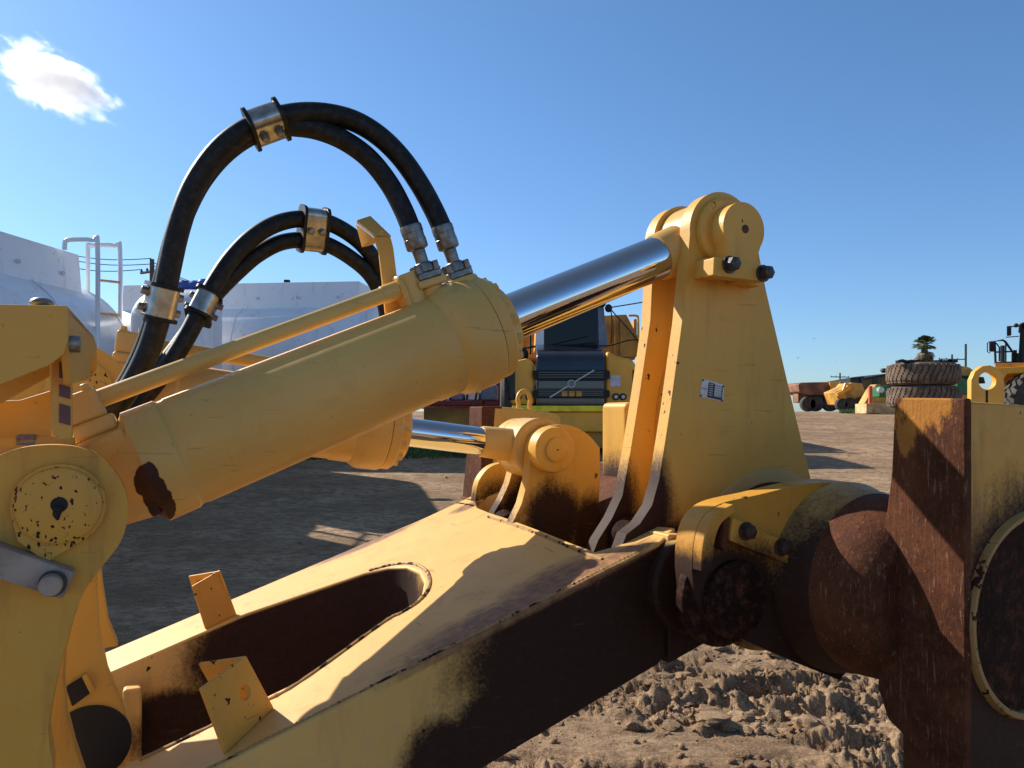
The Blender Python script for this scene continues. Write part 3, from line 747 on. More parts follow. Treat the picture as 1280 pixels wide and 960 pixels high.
# guard box at the upper left
bl_ = 1.42
P = qs([(-120, 378), (83, 382), (85, 384), (85, 425), (80, 442), (62, 456), (0, 481), (-120, 526)], bl_)
gb = plate(P, bl_, bl_ + 0.012).build('guard_cover', M['guard'], ripper, bevel=0.003)
a = q3(85, 384, bl_)
tw = 0.30
g = G()
b = q3(117, 420, bl_ + tw); c1 = q3(121, 432, bl_ + tw); c2 = q3(121, 460, bl_ + tw); d = q3(112, 474, bl_ + tw); e = q3(88, 482, bl_ + 0.02)
P = [q3(85, 384, bl_ + 0.012), b, c1, c2, d, q3(88, 480, bl_ + 0.05), q3(85, 440, bl_ + 0.012)]
n = Vector((-0.01, 0, 0))
m_ = len(P)
g.add([p for p in P] + [p + n for p in P], [tuple(range(m_)), tuple(reversed(range(m_, 2*m_)))] + [(i, (i+1) % m_, (i+1) % m_ + m_, i + m_) for i in range(m_)])
g.build('cover_side', M['guard'], gb)
P0 = [q3(-120, 378, bl_ + 0.012), q3(85, 384, bl_ + 0.012), q3(117, 419, bl_ + tw), q3(-160, 415, bl_ + tw)]
g = G(); sheet(g, P0, (0, 0, -1), 0.010); g.build('cover_top', M['guard'], gb, bevel=0.002)
p = q3(52, 379, bl_ + 0.05)
G().ball(p, (0.018, 0.018, 0.010)).build('dome_bolt', M['fit'], gb)
p = q3(90, 430, bl_ + 0.03)
G().lathe(p, (1, 0, 0), [(-0.01, 0.014), (0.012, 0.014)], 20).build('bolt', M['fit'], gb)
# inner upright with maroon stickers, and panels behind
up_l = 1.50
g = G().prism([q(63, 440, up_l), q(90, 440, up_l), q(90, 548, up_l), q(72, 550, up_l), (q(63, 536, up_l))], lambda a, b, d: (a, d, b), up_l, up_l + 0.02)
ug = g.build('guard_upright', M['guard'], gb, bevel=0.004)
for y0, y1 in ((452, 474), (480, 497), (504, 530)):
    g = G().prism(qs([(74, y0), (88, y0 + 4), (88, y1 + 2), (74, y1 - 2)], up_l - 0.001), lambda a, b, d: (a, d, b), up_l - 0.002, up_l - 0.0005)
    g.build('maroon_sticker', M['sticker'], ug)
plate(qs([(-100, 440), (62, 440), (62, 470), (-100, 560)], 1.62), 1.62, 1.63).build('inner_panel', M['doz'], gb)
plate(qs([(-100, 505), (25, 500), (64, 488), (64, 546), (-100, 546)], 1.75), 1.75, 1.78).build('inner_panel', M['guard'], gb, bevel=0.003)
G().lathe(q3(-80, 566, 1.72), (1, 0, 0.0), [(0, 0.028), (0.22, 0.028)], 28).build('hydraulic_pipe', M['guard'], ripper)
pp = q3(30, 560, 1.72)
G().lathe(pp, (1, 0, 0), [(-0.01, 0.026), (0.02, 0.026), (0.022, 0.020), (0.075, 0.020)], 24).build('pipe_fitting', M['fit'], ripper)

# --- hoses
def hose(pix, l0, l1, r, name='hydraulic_hose'):
    n = len(pix)
    pts = [q3(x, y, l0 + (l1 - l0)*i/(n-1)) for i, (x, y) in enumerate(pix)]
    P = smooth(pts, 10)
    return G().tube(P, r, 20).build(name, M['rubber'], ripper), P
outer1 = [(553, 286), (542, 262), (525, 231), (502, 198), (475, 171), (444, 152), (410, 143), (375, 142), (340, 149), (305, 164), (275, 187), (251, 218), (235, 250), (222, 290), (213, 330), (206, 365), (198, 400), (185, 440), (165, 480), (140, 515), (115, 550)]
inner1 = [(514, 286), (503, 260), (486, 229), (461, 198), (431, 176), (400, 163), (372, 158), (340, 158), (306, 172), (277, 194), (252, 224), (234, 257), (219, 296), (209, 335), (201, 367), (193, 401), (179, 441), (158, 482), (132, 518), (104, 556)]
h1, P1_ = hose(outer1, 1.80, 1.99, 0.0255)
h2, P2_ = hose(inner1, 1.80, 2.05, 0.0245)
outer2 = [(486, 400), (485, 370), (474, 335), (455, 308), (430, 288), (402, 276), (370, 274), (340, 282), (312, 300), (288, 325), (268, 355), (252, 385), (235, 418), (212, 455), (185, 490), (150, 530)]
inner2 = [(484, 400), (478, 372), (462, 343), (438, 322), (410, 306), (385, 300), (352, 303), (322, 318), (296, 340), (272, 364), (256, 384), (238, 412), (214, 445), (188, 478), (150, 520)]
h3, P3_ = hose(outer2, 2.39, 2.25, 0.0250)
h4, P4_ = hose(inner2, 2.39, 2.31, 0.0240)
# end fittings of the near pair: crimp sleeve, neck, flange with bolts
def fitting(P, base_px, l, par):
    top = P[0]; b = q3(base_px[0], base_px[1], l); d = (b - top).normalized(); L = (b - top).length
    g = G().lathe(top - d*0.004, d, [(-0.004, 0.0262), (0.0, 0.0275), (L*0.15, 0.0275), (L*0.16, 0.0265), (L*0.30, 0.0265), (L*0.31, 0.0275), (L*0.52, 0.0275), (L*0.56, 0.026), (L*0.6, 0.0165), (L, 0.0155)], 28)
    ft = g.build('hose_fitting', M['fit'], par)
    fl_ = G().lathe(b, d, [(-0.012, 0.020), (0.0, 0.025), (0.014, 0.025)], 20)
    side = d.cross(Vector((0, 1, 0))).normalized()
    rot = Matrix((side, Vector((0, 1, 0)), d)).transposed()
    fl_.box(b + d*0.022, (0.064, 0.052, 0.018), rot)
    fl_.build('split_flange', M['fit'], ft, bevel=0.004)
    for sx in (-1, 1):
        for sy in (-1, 1):
            bolt_head(G(), b + side*0.024*sx + Vector((0, 0.018*sy, 0)) + d*0.014, -d, 0.0078, 0.022).build('bolt', M['fit'], ft)
    return b, d, rot
b1, d1, r1 = fitting(P1_, (569, 333), 1.80, h1)
b2, d2, r2 = fitting(P2_, (530, 334), 1.80, h2)
# yellow ports under the flanges
G().lathe(b1 + d1*0.031, d1, [(0, 0.040), (0.006, 0.045), (0.016, 0.047), (0.022, 0.060), (0.034, 0.075), (0.06, 0.085)], 40).build('port_boss', M['pipe'], cyl1)
g = G().box(b2 + d2*0.041, (0.078, 0.064, 0.020), r2); g.lathe(b2 + d2*0.05, d2, [(0, 0.030), (0.05, 0.028)], 24)
g.build('port_boss', M['pipe'], cyl1, bevel=0.006)
# far pair fittings go down behind the near cylinder to the far head
for P, hh in ((P3_, h3), (P4_, h4)):
    top = P[0]; tgt = A2 + D2*0.85 + upv(D2)*0.15
    d = (tgt - top).normalized(); L = (tgt - top).length
    G().lathe(top, d, [(0, 0.031), (0.07, 0.031), (0.075, 0.02), (L, 0.02)], 20).build('hose_fitting', M['fit'], hh)
# clamps
def clamp(Pa, Pb, pa, length=0.075, hh=0.062):
    """clamp round two hoses at the place nearest to pixel pa"""
    def near(P):
        best = min(range(1, len(P)-1), key=lambda i: (lambda w_: (w_[0]-pa[0])**2 + (w_[1]-pa[1])**2)(proj(P[i])))
        return best
    i = near(Pa); j = near(Pb)
    T = (Pa[i+1] - Pa[i-1]).normalized(); cpos = (Pa[i] + Pb[j]) / 2
    S = Pb[j] - Pa[i]; S = S - T*S.dot(T)
    gap = S.length
    if gap < 0.01: S = Vector((0, 1, 0)) - T*T.y
    S.normalize(); N = T.cross(S).normalized()
    rot = Matrix((T, S, N)).transposed()
    wS = gap + 0.066; wN = 0.061
    def rr(w1, w2, t, r=0.022):
        out = []
        for cx, cy, a0 in ((w1/2-r, w2/2-r, 0), (-w1/2+r, w2/2-r, 90), (-w1/2+r, -w2/2+r, 180), (w1/2-r, -w2/2+r, 270)):
            for k in range(5):
                a = R(a0 + 22.5*k); out.append((cx + r*math.cos(a), cy + r*math.sin(a)))
        return out
    fnp = lambda a, b, d: cpos + S*a + N*b + T*d
    g = G().prism(rr(wS, wN, 0), fnp, -length/2, length/2)
    c = g.build('hose_clamp', M['steel'], ripper, bevel=0.002)
    g = G()
    for s_ in (-1, 1): g.prism(rr(wS + 0.012, wN + 0.012, 0), fnp, s_*length/2 - 0.0045, s_*length/2 + 0.0045)
    g.build('rubber_insert', M['rubber'], c)
    for s1 in (-1, 1):
        for s2 in (-1, 1):
            bolt_head(G(), cpos + T*(s1*length*0.25) + N*(s2*wN/2) , N*s2, 0.0095, 0.016).build('bolt', M['fit'], c)
    return c
def proj(p):
    wv = m2w(*p); return (640 + wv.x/wv.y*FPX, HOR - (wv.z - CAMH)/wv.y*FPX)
clamp(P1_, P2_, (332, 150))
clamp(P1_, P2_, (199, 378))
clamp(P3_, P4_, (392, 288), 0.07)
clamp(P3_, P4_, (254, 382), 0.07)
# ------------------------------------------------------------------ ground: one sheet, fine near the camera
def vnoise(x, y, seed=0):
    """2-D gradient noise, vectorised"""
    xi = np.floor(x).astype(np.int64); yi = np.floor(y).astype(np.int64); xf = x - xi; yf = y - yi
    def h(a, b):
        n = (a*374761393 + b*668265263 + seed*974711) & 0x7fffffff
        n = ((n ^ (n >> 13)) * 1274126177) & 0x7fffffff
        an = (n & 0xffff) / 65536.0 * 2*np.pi
        return np.cos(an), np.sin(an)
    def s(t): return t*t*t*(t*(t*6 - 15) + 10)
    def g(a, b, dx, dy):
        c, d = h(a, b); return c*dx + d*dy
    u = s(xf); v = s(yf)
    n00 = g(xi, yi, xf, yf); n10 = g(xi+1, yi, xf-1, yf); n01 = g(xi, yi+1, xf, yf-1); n11 = g(xi+1, yi+1, xf-1, yf-1)
    return ((n00*(1-u) + n10*u)*(1-v) + (n01*(1-u) + n11*u)*v) * 1.5
def fbm(x, y, o=4, seed=0, gain=0.5):
    a = 1.0; t = 0; f = 1.0
    for k in range(o):
        t = t + a*vnoise(x*f + 13.7*k, y*f + 7.1*k, seed + k); a *= gain; f *= 2.03
    return t
def base_h(y):
    t = np.maximum(0.0, y - 8.0)
    return np.where(t < 22, 0.067*t, 1.474 + 0.11*(1 - np.exp(-(np.maximum(t, 22) - 22)/10)))
def height(x, y):
    r = np.hypot(x, y)
    z = base_h(y) + 0.03*fbm(x*0.3, y*0.3, 3, 3)*np.clip(1.5 - r/60, 0.1, 1)
    # churned ground near the machine: tyre ruts running away to the right, with broken lumps
    near = np.clip((9.0 - r)/4.5, 0, 1)*np.clip((x + 1.2)/1.0, 0.0, 1)
    wob = fbm(x*0.8, y*0.8, 3, 11)
    ax = x*0.42 + y*0.91 + 0.22*wob
    rut = np.abs(((ax*3.3 + 0.25*fbm(x*2.5, y*2.5, 2, 21)) % 1.0) - 0.5)*2
    rid = np.clip(rut*1.6 - 0.45, 0, 1)
    lum = 1 - np.abs(fbm(x*6.5, y*8.5, 4, 31, 0.55))*1.7
    lum2 = 1 - np.abs(fbm(x*15, y*17, 3, 37, 0.55))*1.7
    lum3 = 1 - np.abs(fbm(x*34, y*36, 3, 39, 0.6))*1.7
    patch_ = np.clip(fbm(x*1.3, y*1.3, 3, 41)*1.6 + 0.62, 0.08, 1)
    z = z + near*patch_*(0.11*rid*np.clip(0.45 + fbm(x*2.2, y*2.2, 2, 51)*1.4, 0, 1) + 0.05*np.clip(lum, 0, 1) + 0.022*np.clip(lum2, 0, 1) + 0.011*np.clip(lum3, 0, 1) - 0.08)
    # packed yard: shallow tracks
    far = 1 - near
    z = z + far*np.clip(1.4 - r/14, 0.0, 1)*(0.012*fbm(x*1.5, y*3.0, 4, 61) + 0.006*fbm(x*9, y*9, 3, 71))
    return z
def sheet_ground():
    rs = [0.35]
    while rs[-1] < 1500:
        r = rs[-1]
        rs.append(r*(1.03 if r < 2.2 else 1.0042 if r < 4.9 else 1.011 if r < 14 else 1.02 if r < 60 else 1.08))
    rs = np.array(rs)
    a = np.concatenate([np.linspace(R(-42), R(-8), 110, endpoint=False), np.linspace(R(-8), R(34), 330, endpoint=False), np.linspace(R(34), R(42), 30, endpoint=False), np.linspace(R(42), R(318), 110, endpoint=False)])
    A, RR = np.meshgrid(a, rs)
    X = RR*np.sin(A); Y = RR*np.cos(A); Z = height(X, Y)
    n, m = X.shape
    V = np.stack([X.ravel(), Y.ravel(), Z.ravel()], 1)
    V = np.vstack([V, [[0, 0, 0]]])
    i, j = np.meshgrid(np.arange(n-1), np.arange(m), indexing='ij'); j2 = (j + 1) % m
    F = np.stack([(i*m + j), (i*m + j2), ((i+1)*m + j2), ((i+1)*m + j)], -1).reshape(-1, 4)[:, ::-1]
    me = bpy.data.meshes.new('ground')
    me.vertices.add(len(V)); me.vertices.foreach_set('co', V.ravel())
    me.loops.add(F.size); me.loops.foreach_set('vertex_index', F.ravel().astype(np.int32))
    me.polygons.add(len(F)); me.polygons.foreach_set('loop_start', np.arange(0, F.size, 4, dtype=np.int32))
    me.update(calc_edges=True); me.shade_smooth()
    o = bpy.data.objects.new('ground', me); COL.objects.link(o); o['kind'] = 'structure'; return o
m = NT('packed_dirt'); v = m.coords()
n1 = m.noise(v, 0.35, 6, 0.6); n2 = m.noise(m.mapping(v, (0.45, 0.9, 1), (0, 0, 0.35)), 1.1, 9, 0.68); n3 = m.noise(v, 22, 6, 0.7); n4 = m.noise(v, 160, 3, 0.6)
c = m.mix(m.step(n2, 0.35, 0.68), (0.30, 0.185, 0.10), (0.58, 0.39, 0.235))
c = m.mix(m.math('MULTIPLY', m.step(n1, 0.52, 0.68), 0.55), c, (0.22, 0.135, 0.08))
n5 = m.noise(v, 2.6, 7, 0.7)
c = m.mix(m.math('MULTIPLY', m.step(n5, 0.49, 0.62), 0.65), c, (0.18, 0.098, 0.05))
c = m.mix(m.math('MULTIPLY', m.step(m.noise(m.mapping(v, (1, 1.8, 1), (0, 0, -0.4)), 6.5, 8, 0.75), 0.47, 0.56), 0.72), c, (0.16, 0.088, 0.045))
c = m.mix(m.math('MULTIPLY', m.step(n3, 0.49, 0.62), 0.38), c, (0.13, 0.075, 0.042))
c = m.mix(m.math('MULTIPLY', m.step(n4, 0.49, 0.60), 0.5), c, (0.60, 0.45, 0.30))
c = m.mix(m.math('MULTIPLY', m.step(m.noise(v, 90, 2, 0.5), 0.57, 0.62), 0.35), c, (0.14, 0.08, 0.045))
m.set(Base_Color=c, Roughness=0.95); m.b.inputs['Specular IOR Level'].default_value = 0.15
m.bump(m.math('ADD', m.math('MULTIPLY', m.noise(v, 30, 9, 0.78), 1.0), m.math('MULTIPLY', n4, 0.35)), 0.75, 0.035)
M['dirt'] = m.m
ground = sheet_ground(); ground.data.materials.append(M['dirt'])
# ------------------------------------------------------------------ loose clods and stones (nobody could count them)
def clods(name, N, rfun, rng, mat, sub, flat=(0.45, 0.9)):
    bm = bmesh.new(); bmesh.ops.create_icosphere(bm, subdivisions=sub, radius=1.0)
    bv = np.array([v.co[:] for v in bm.verts]); bf = np.array([[v.index for v in f.verts] for f in bm.faces]); bm.free()
    xs, ys, rs = rfun(N, rng)
    z0 = height(xs, ys)
    VV = []; FF = []
    for k in range(len(xs)):
        d = bv*(1 + 0.0)
        ph = rng.uniform(0, 50, 3)
        q_ = bv*1.7 + ph
        dis = 1 + 0.30*vnoise(q_[:, 0] + q_[:, 2]*0.7, q_[:, 1] - q_[:, 2]*0.6, k % 97) + 0.22*vnoise(q_[:, 0]*2.3 - q_[:, 2], q_[:, 1]*2.3 + q_[:, 2]*1.9, k % 89)
        d = bv*dis[:, None]
        # chop a few flat facets
        for _ in range(4):
            nn = rng.normal(size=3); nn /= np.linalg.norm(nn); h = rng.uniform(0.45, 0.8)
            e = d @ nn; d = d - np.maximum(e - h, 0)[:, None]*nn
        s = rs[k]; sc = np.array([s*rng.uniform(0.8, 1.5), s*rng.uniform(0.7, 1.1), s*rng.uniform(*flat)])
        a = rng.uniform(0, 2*np.pi) if s < 0.035 else rng.normal(-0.5, 0.5); ca, sa = np.cos(a), np.sin(a)
        d = d*sc; d = np.stack([d[:, 0]*ca - d[:, 1]*sa, d[:, 0]*sa + d[:, 1]*ca, d[:, 2]], 1)
        VV.append(d + [xs[k], ys[k], z0[k] + sc[2]*0.25]); FF.append(bf + k*len(bv))
    V = np.vstack(VV); F = np.vstack(FF)
    me = bpy.data.meshes.new(name)
    me.vertices.add(len(V)); me.vertices.foreach_set('co', V.ravel())
    me.loops.add(F.size); me.loops.foreach_set('vertex_index', F.ravel().astype(np.int32))
    me.polygons.add(len(F)); me.polygons.foreach_set('loop_start', np.arange(0, F.size, 3, dtype=np.int32))
    me.update(calc_edges=True); me.materials.append(mat)
    if sub > 1: me.shade_smooth(); me.set_sharp_from_angle(angle=0.5)
    o = bpy.data.objects.new(name, me); COL.objects.link(o); o['kind'] = 'stuff'
    return o
rng = np.random.default_rng(5)
def near_sp(lo, hi, r0, r1, a0, a1):
    def f(N, rng):
        r = r0 + (r1 - r0)*rng.random(N)**0.8; a = np.radians(rng.uniform(a0, a1, N))
        x = r*np.sin(a); y = r*np.cos(a)
        s = lo*(hi/lo)**(rng.random(N)**2.2)
        keep = (fbm(x*1.6, y*1.6, 3, 81) + rng.normal(0, 0.25, N)) > -0.12
        return x[keep], y[keep], s[keep]
    return f
tag(clods('dirt_clods', 1500, near_sp(0.018, 0.085, 1.9, 6.5, -6, 40), rng, M['dirt'], 3, (0.35, 0.7)), 'broken lumps of dry tan dirt churned up beneath the ripper', 'dirt clods')
tag(clods('loose_crumbs', 9000, near_sp(0.004, 0.028, 1.9, 7.5, -8, 42), rng, M['dirt'], 1, (0.5, 0.9)), 'small crumbs of tan dirt scattered over the churned ground beneath the ripper', 'dirt crumbs')
tag(clods('yard_stones', 1400, near_sp(0.006, 0.035, 6, 26, -40, 42), rng, M['dirt'], 1, (0.5, 0.9)), 'small stones scattered over the packed dirt yard', 'stones')
# ------------------------------------------------------------------ machines and things standing in the yard
V3 = Vector
M['truck_y'] = plain('truck_yellow_paint', (0.82, 0.38, 0.03), 0.4, 0.0, 0.12, 1.5, 0.02)
M['truck_yd'] = plain('dusty_yellow_paint', (0.52, 0.26, 0.04), 0.6, 0.0, 0.35, 1.2, 0.05)
M['truck_rust'] = plain('worn_rusty_body', (0.22, 0.095, 0.045), 0.7, 0.1, 0.4, 1.5, 0.1)
mw = NT('white_tank_paint'); vw = mw.coords()
cw = mw.mix(mw.step(mw.noise(mw.mapping(vw, (3.5, 3.5, 0.5)), 1.6, 6, 0.7), 0.5, 0.75), (0.82, 0.82, 0.84), (0.66, 0.64, 0.62))
cw = mw.mix(mw.math('MULTIPLY', mw.step(mw.noise(vw, 9, 4), 0.62, 0.7), 0.4), cw, (0.5, 0.42, 0.34))
mw.set(Base_Color=cw, Roughness=0.3); M['white'] = mw.m
M['navy'] = plain('dark_blue_grey_panel', (0.016, 0.020, 0.028), 0.2, 0.0, 0.2, 2, coat=0.8)
M['blackp'] = plain('black_plastic', (0.004, 0.004, 0.0045), 0.65)
M['glass'] = (lambda m: (m.set(Base_Color=(0.006, 0.008, 0.010), Roughness=0.06, Specular_IOR_Level=0.25), m.m)[1])(NT('dark_cab_glass'))
M['pillar'] = plain('blue_grey_pillar', (0.16, 0.20, 0.27), 0.4)
M['silver'] = plain('silver_trim', (0.50, 0.50, 0.50), 0.4, 0.2)
M['lampw'] = plain('lamp_lens', (0.5, 0.46, 0.40), 0.15, 0.2)
M['lime'] = plain('lime_yellow_bumper_strip', (0.90, 0.70, 0.02), 0.5)
M['red'] = plain('dark_red_chassis_paint', (0.20, 0.015, 0.015), 0.45)
M['tyre'] = plain('dusty_tyre_rubber', (0.05, 0.042, 0.036), 0.85, 0, 0.4, 3, 0.15)
M['tyreb'] = plain('brown_mudded_tyre', (0.15, 0.10, 0.068), 0.9, 0, 0.35, 4, 0.3)
M['green'] = plain('green_machine_paint', (0.01, 0.12, 0.022), 0.4)
M['orange'] = plain('orange_paint', (0.65, 0.11, 0.03), 0.5)
M['conc'] = plain('cream_concrete', (0.62, 0.42, 0.20), 0.85, 0, 0.2, 5, 0.2)
M['pole'] = plain('weathered_pole', (0.09, 0.08, 0.07), 0.85)
M['dgreen'] = plain('dark_green_post_paint', (0.01, 0.045, 0.035), 0.6)
M['blue'] = plain('blue_tarpaulin', (0.015, 0.06, 0.26), 0.5)
M['wire'] = plain('grey_wire', (0.10, 0.11, 0.13), 0.6)
M['shed'] = plain('olive_shed_panel', (0.12, 0.085, 0.035), 0.8, 0, 0.3, 1.5)
M['paper'] = plain('white_paper', (0.55, 0.52, 0.56), 0.6)

def wheel(name, c, axis, r, w_, parent, rimr=0.45, rimm=None, lugs=0, mat=None):
    c = V3(c); ax = V3(axis).normalized()
    prof = [(-w_/2, r*rimr), (-w_/2, r*0.80), (-w_*0.46, r*0.92), (-w_*0.36, r*0.985), (w_*0.36, r*0.985), (w_*0.46, r*0.92), (w_/2, r*0.80), (w_/2, r*rimr)]
    g = G().lathe(c, ax, prof, 40)
    if lugs:
        side = ax
        for k in range(lugs):
            a = 2*math.pi*k/lugs
            u = V3((-ax.y, ax.x, 0)).normalized(); up = V3((0, 0, 1))
            rd = u*math.cos(a) + up*math.sin(a); tg = -u*math.sin(a) + up*math.cos(a)
            for s_ in (-1, 1):
                rot = Matrix((ax, tg, rd)).transposed() @ Matrix.Rotation(0.45*s_, 3, 'Z')
                a2 = a + (0.0 if s_ > 0 else math.pi/lugs)
                rd2 = u*math.cos(a2) + up*math.sin(a2); tg2 = -u*math.sin(a2) + up*math.cos(a2)
                rot = Matrix((ax, tg2, rd2)).transposed() @ Matrix.Rotation(0.45*s_, 3, 'Z')
                g.box(c + ax*(s_*w_*0.24) + rd2*(r*0.985), (w_*0.52, r*0.12, r*0.11), rot)
    t = g.build(name, mat or M['tyre'], parent)
    g = G().lathe(c, ax, [(-w_*0.42, r*rimr), (-w_*0.25, r*rimr*0.9), (-w_*0.18, r*0.2), (-w_*0.25, r*0.18), (-w_*0.25, r*0.02)], 28)
    g.lathe(c, -ax, [(-w_*0.42, r*rimr), (-w_*0.25, r*rimr*0.9), (-w_*0.18, r*0.2), (-w_*0.25, r*0.18), (-w_*0.25, r*0.02)], 28)
    g.build('rim', rimm or M['truck_y'], t)
    return t
def rail(pts, r, name, mat, parent, n=6):
    return G().tube(pts, r, 8).build(name, mat, parent)

# ---- articulated dump truck facing the camera
Yh = 17.0
def hx(px, Y=Yh): return (px - 640)/FPX*Y
def hz(py, Y=Yh): return CAMH + (HOR - py)/FPX*Y
gz = ground_z(Yh + 3)
tr = root('dump_truck', (hx(718), Yh + 4, gz), 'yellow articulated dump truck facing the camera between the cylinder rod and the tall bracket', 'dump truck')
yz = lambda a, b, d: (d, a, b)
# hood panel
prof = [(Yh, hz(507)), (Yh - 0.02, hz(452)), (Yh + 0.06, hz(444)), (Yh + 0.35, hz(435)), (Yh + 1.3, hz(424)), (Yh + 1.3, hz(507))]
hood = G().prism(prof, yz, hx(671), hx(756)).build('hood', M['navy'], tr, bevel=0.03, seg=3)
for y0, y1 in ((462.5, 475), (487, 498)):
    G().prism([(hx(666), hz(y0 + 1.5)), (hx(671), hz(y0)), (hx(756), hz(y0)), (hx(762), hz(y0 + 1.5)), (hx(762), hz(y1 - 2)), (hx(756), hz(y1)), (hx(671), hz(y1)), (hx(667), hz(y1 - 2))], lambda a, b, d: (a, d, b), Yh - 0.045, Yh + 0.02).build('grille_opening', M['blackp'], hood)
for y_ in (465.5, 468.5, 471.5, 489, 491.5, 494):
    G().span((hx(673), Yh - 0.055, hz(y_ + 0.5)), (hx(754), Yh - 0.04, hz(y_ - 0.4))).build('grille_slat', M['navy'], hood)
G().span((hx(673), Yh - 0.035, hz(486)), (hx(754), Yh, hz(476))).build('grille_band', M['navy'], hood, bevel=0.01)
# emblem: ring with a bar and the letters across
ec = V3((hx(713.8), Yh - 0.075, hz(480)))
g = G().tube([ec + V3((0.078*math.cos(a), 0, 0.078*math.sin(a))) for a in np.linspace(0, 2*math.pi, 28, endpoint=False)], 0.0155, 8, closed=True)
p0 = V3((hx(687), Yh - 0.06, hz(497))); p1 = V3((hx(742), Yh - 0.06, hz(463)))
d = (p1 - p0).normalized(); nrm = V3((-d.z, 0, d.x))
for a, b in ((p0, ec - d*0.095), (ec + d*0.095, p1)):
    a = V3((a.x, Yh - 0.05, a.z)); b = V3((b.x, Yh - 0.05, b.z))
    g.hexa([a - nrm*0.013, b - nrm*0.013, b - nrm*0.013 + V3((0, -0.02, 0)), a - nrm*0.013 + V3((0, -0.02, 0)), a + nrm*0.013, b + nrm*0.013, b + nrm*0.013 + V3((0, -0.02, 0)), a + nrm*0.013 + V3((0, -0.02, 0))])
g.build('emblem', M['silver'], hood)
def letters(txt, size, loc, mat, parent, name, rot=(math.pi/2, 0, 0), ext=0.004):
    cu = bpy.data.curves.new(name, 'FONT'); cu.body = txt; cu.size = size; cu.extrude = ext; cu.align_x = 'CENTER'; cu.align_y = 'CENTER'
    tmp = bpy.data.objects.new('tmp_text', cu); me = bpy.data.meshes.new_from_object(tmp); bpy.data.objects.remove(tmp)
    me.name = name; me.materials.clear(); me.materials.append(mat)
    o = bpy.data.objects.new(name, me); COL.objects.link(o)
    o.parent = parent; ORG[o.name] = V3(loc); o.location = V3(loc) - ORG[parent.name]; o.rotation_euler = rot
    return o
letters('VOLVO', 0.052, ec + V3((0, -0.012, 0)), M['silver'], hood, 'emblem_letters')
letters('A40', 0.13, (hx(742), Yh - 0.03, hz(501.5)), M['pillar'], hood, 'model_badge')
for k in range(3):
    G().box((hx(705.5 + 9*k), Yh - 0.055, hz(492)), (0.12, 0.02, 0.12)).build('licence_square', M['truck_yd'], hood)
# wings
for s_, (x0, x1) in ((-1, (637, 669)), (1, (759, 798))):
    lo = hz(507)
    pr = [(hx(x0), lo), (hx(x0), hz(468)), (hx(x0 + 2), hz(458)), (hx(x0 + 6 if s_ < 0 else x0 + 4), hz(450 if s_ < 0 else 440)), (hx(x1 - 6), hz(447)), (hx(x1 - 1), hz(456)), (hx(x1), hz(468)), (hx(x1), lo)]
    if s_ > 0: pr = [(hx(x0 - 2), lo), (hx(x0 - 2), hz(450)), (hx(x0), hz(437)), (hx(x0 + 14), hz(445)), (hx(x1 - 6), hz(449)), (hx(x1), hz(460)), (hx(x1), lo)]
    wg = G().prism(pr, lambda a, b, d: (a, d, b), Yh + 0.05, Yh + 1.6).build('wing', M['truck_y'], tr, bevel=0.17, seg=5)
    xl = x0 + 3 if s_ < 0 else x1 - 3
    G().span((hx(xl - 4), Yh + 0.02, hz(500)), (hx(xl + 4), Yh + 0.4, hz(462))).build('headlight', M['glass'], wg, bevel=0.03)
    for lx in ((648, 661) if s_ < 0 else (770, 779)):
        G().lathe((hx(lx), Yh + 0.06, hz(496)), (0, -1, 0), [(0, 0.078), (0.06, 0.078), (0.062, 0.06)], 20).build('round_lamp', M['blackp'], wg)
        G().lathe((hx(lx), Yh + 0.0, hz(496)), (0, -1, 0), [(0, 0.045), (0.012, 0.04), (0.018, 0.01)], 16).build('lamp_lens', M['lampw'], wg)
G().span((hx(763), Yh + 0.035, hz(483)), (hx(776), Yh + 0.052, hz(469))).build('paper_notice', M['paper'], tr)
# bumper
G().span((hx(640), Yh - 0.25, hz(514.5)), (hx(797), Yh + 0.6, hz(507.2))).build('bumper_strip', M['lime'], tr, bevel=0.015)
G().span((hx(642), Yh - 0.2, hz(540)), (hx(795), Yh + 0.6, hz(514.8))).build('bumper', M['truck_y'], tr, bevel=0.04)
G().span((hx(655), Yh + 0.0, hz(560)), (hx(785), Yh + 1.5, hz(540.5))).build('underframe', M['truck_yd'], tr)
# cab
Yc = Yh + 1.35
def cx(px): return hx(px, Yc)
def cz(py): return hz(py, Yc)
cab = G().prism([(cx(669), cz(436)), (cx(672), cz(380)), (cx(755), cz(380)), (cx(759), cz(436))], lambda a, b, d: (a, d, b), Yc + 0.12, Yc + 1.6).build('cab', M['truck_y'], tr, bevel=0.05)
G().prism([(cx(680.5), cz(434)), (cx(680.5), cz(384)), (cx(747), cz(384)), (cx(748), cz(434))], lambda a, b, d: (a, d, b), Yc + 0.06, Yc + 0.125).build('windscreen', M['glass'], cab)
G().prism([(cx(669), cz(434)), (cx(671), cz(383)), (cx(680), cz(383)), (cx(680), cz(434))], lambda a, b, d: (a, d, b), Yc + 0.05, Yc + 0.14).build('pillar', M['white'], cab, bevel=0.01)
G().prism([(cx(749), cz(434)), (cx(747.5), cz(383)), (cx(755), cz(383)), (cx(760), cz(434))], lambda a, b, d: (a, d, b), Yc + 0.05, Yc + 0.14).build('pillar', M['pillar'], cab, bevel=0.01)
G().span((cx(671), Yc - 0.15, cz(383)), (cx(757), Yc + 1.7, cz(374))).build('cab_roof', M['blackp'], cab, bevel=0.05)
G().ball((cx(712), Yc + 0.6, cz(412)), (0.3, 0.2, 0.32)).build('seat', M['blackp'], cab)
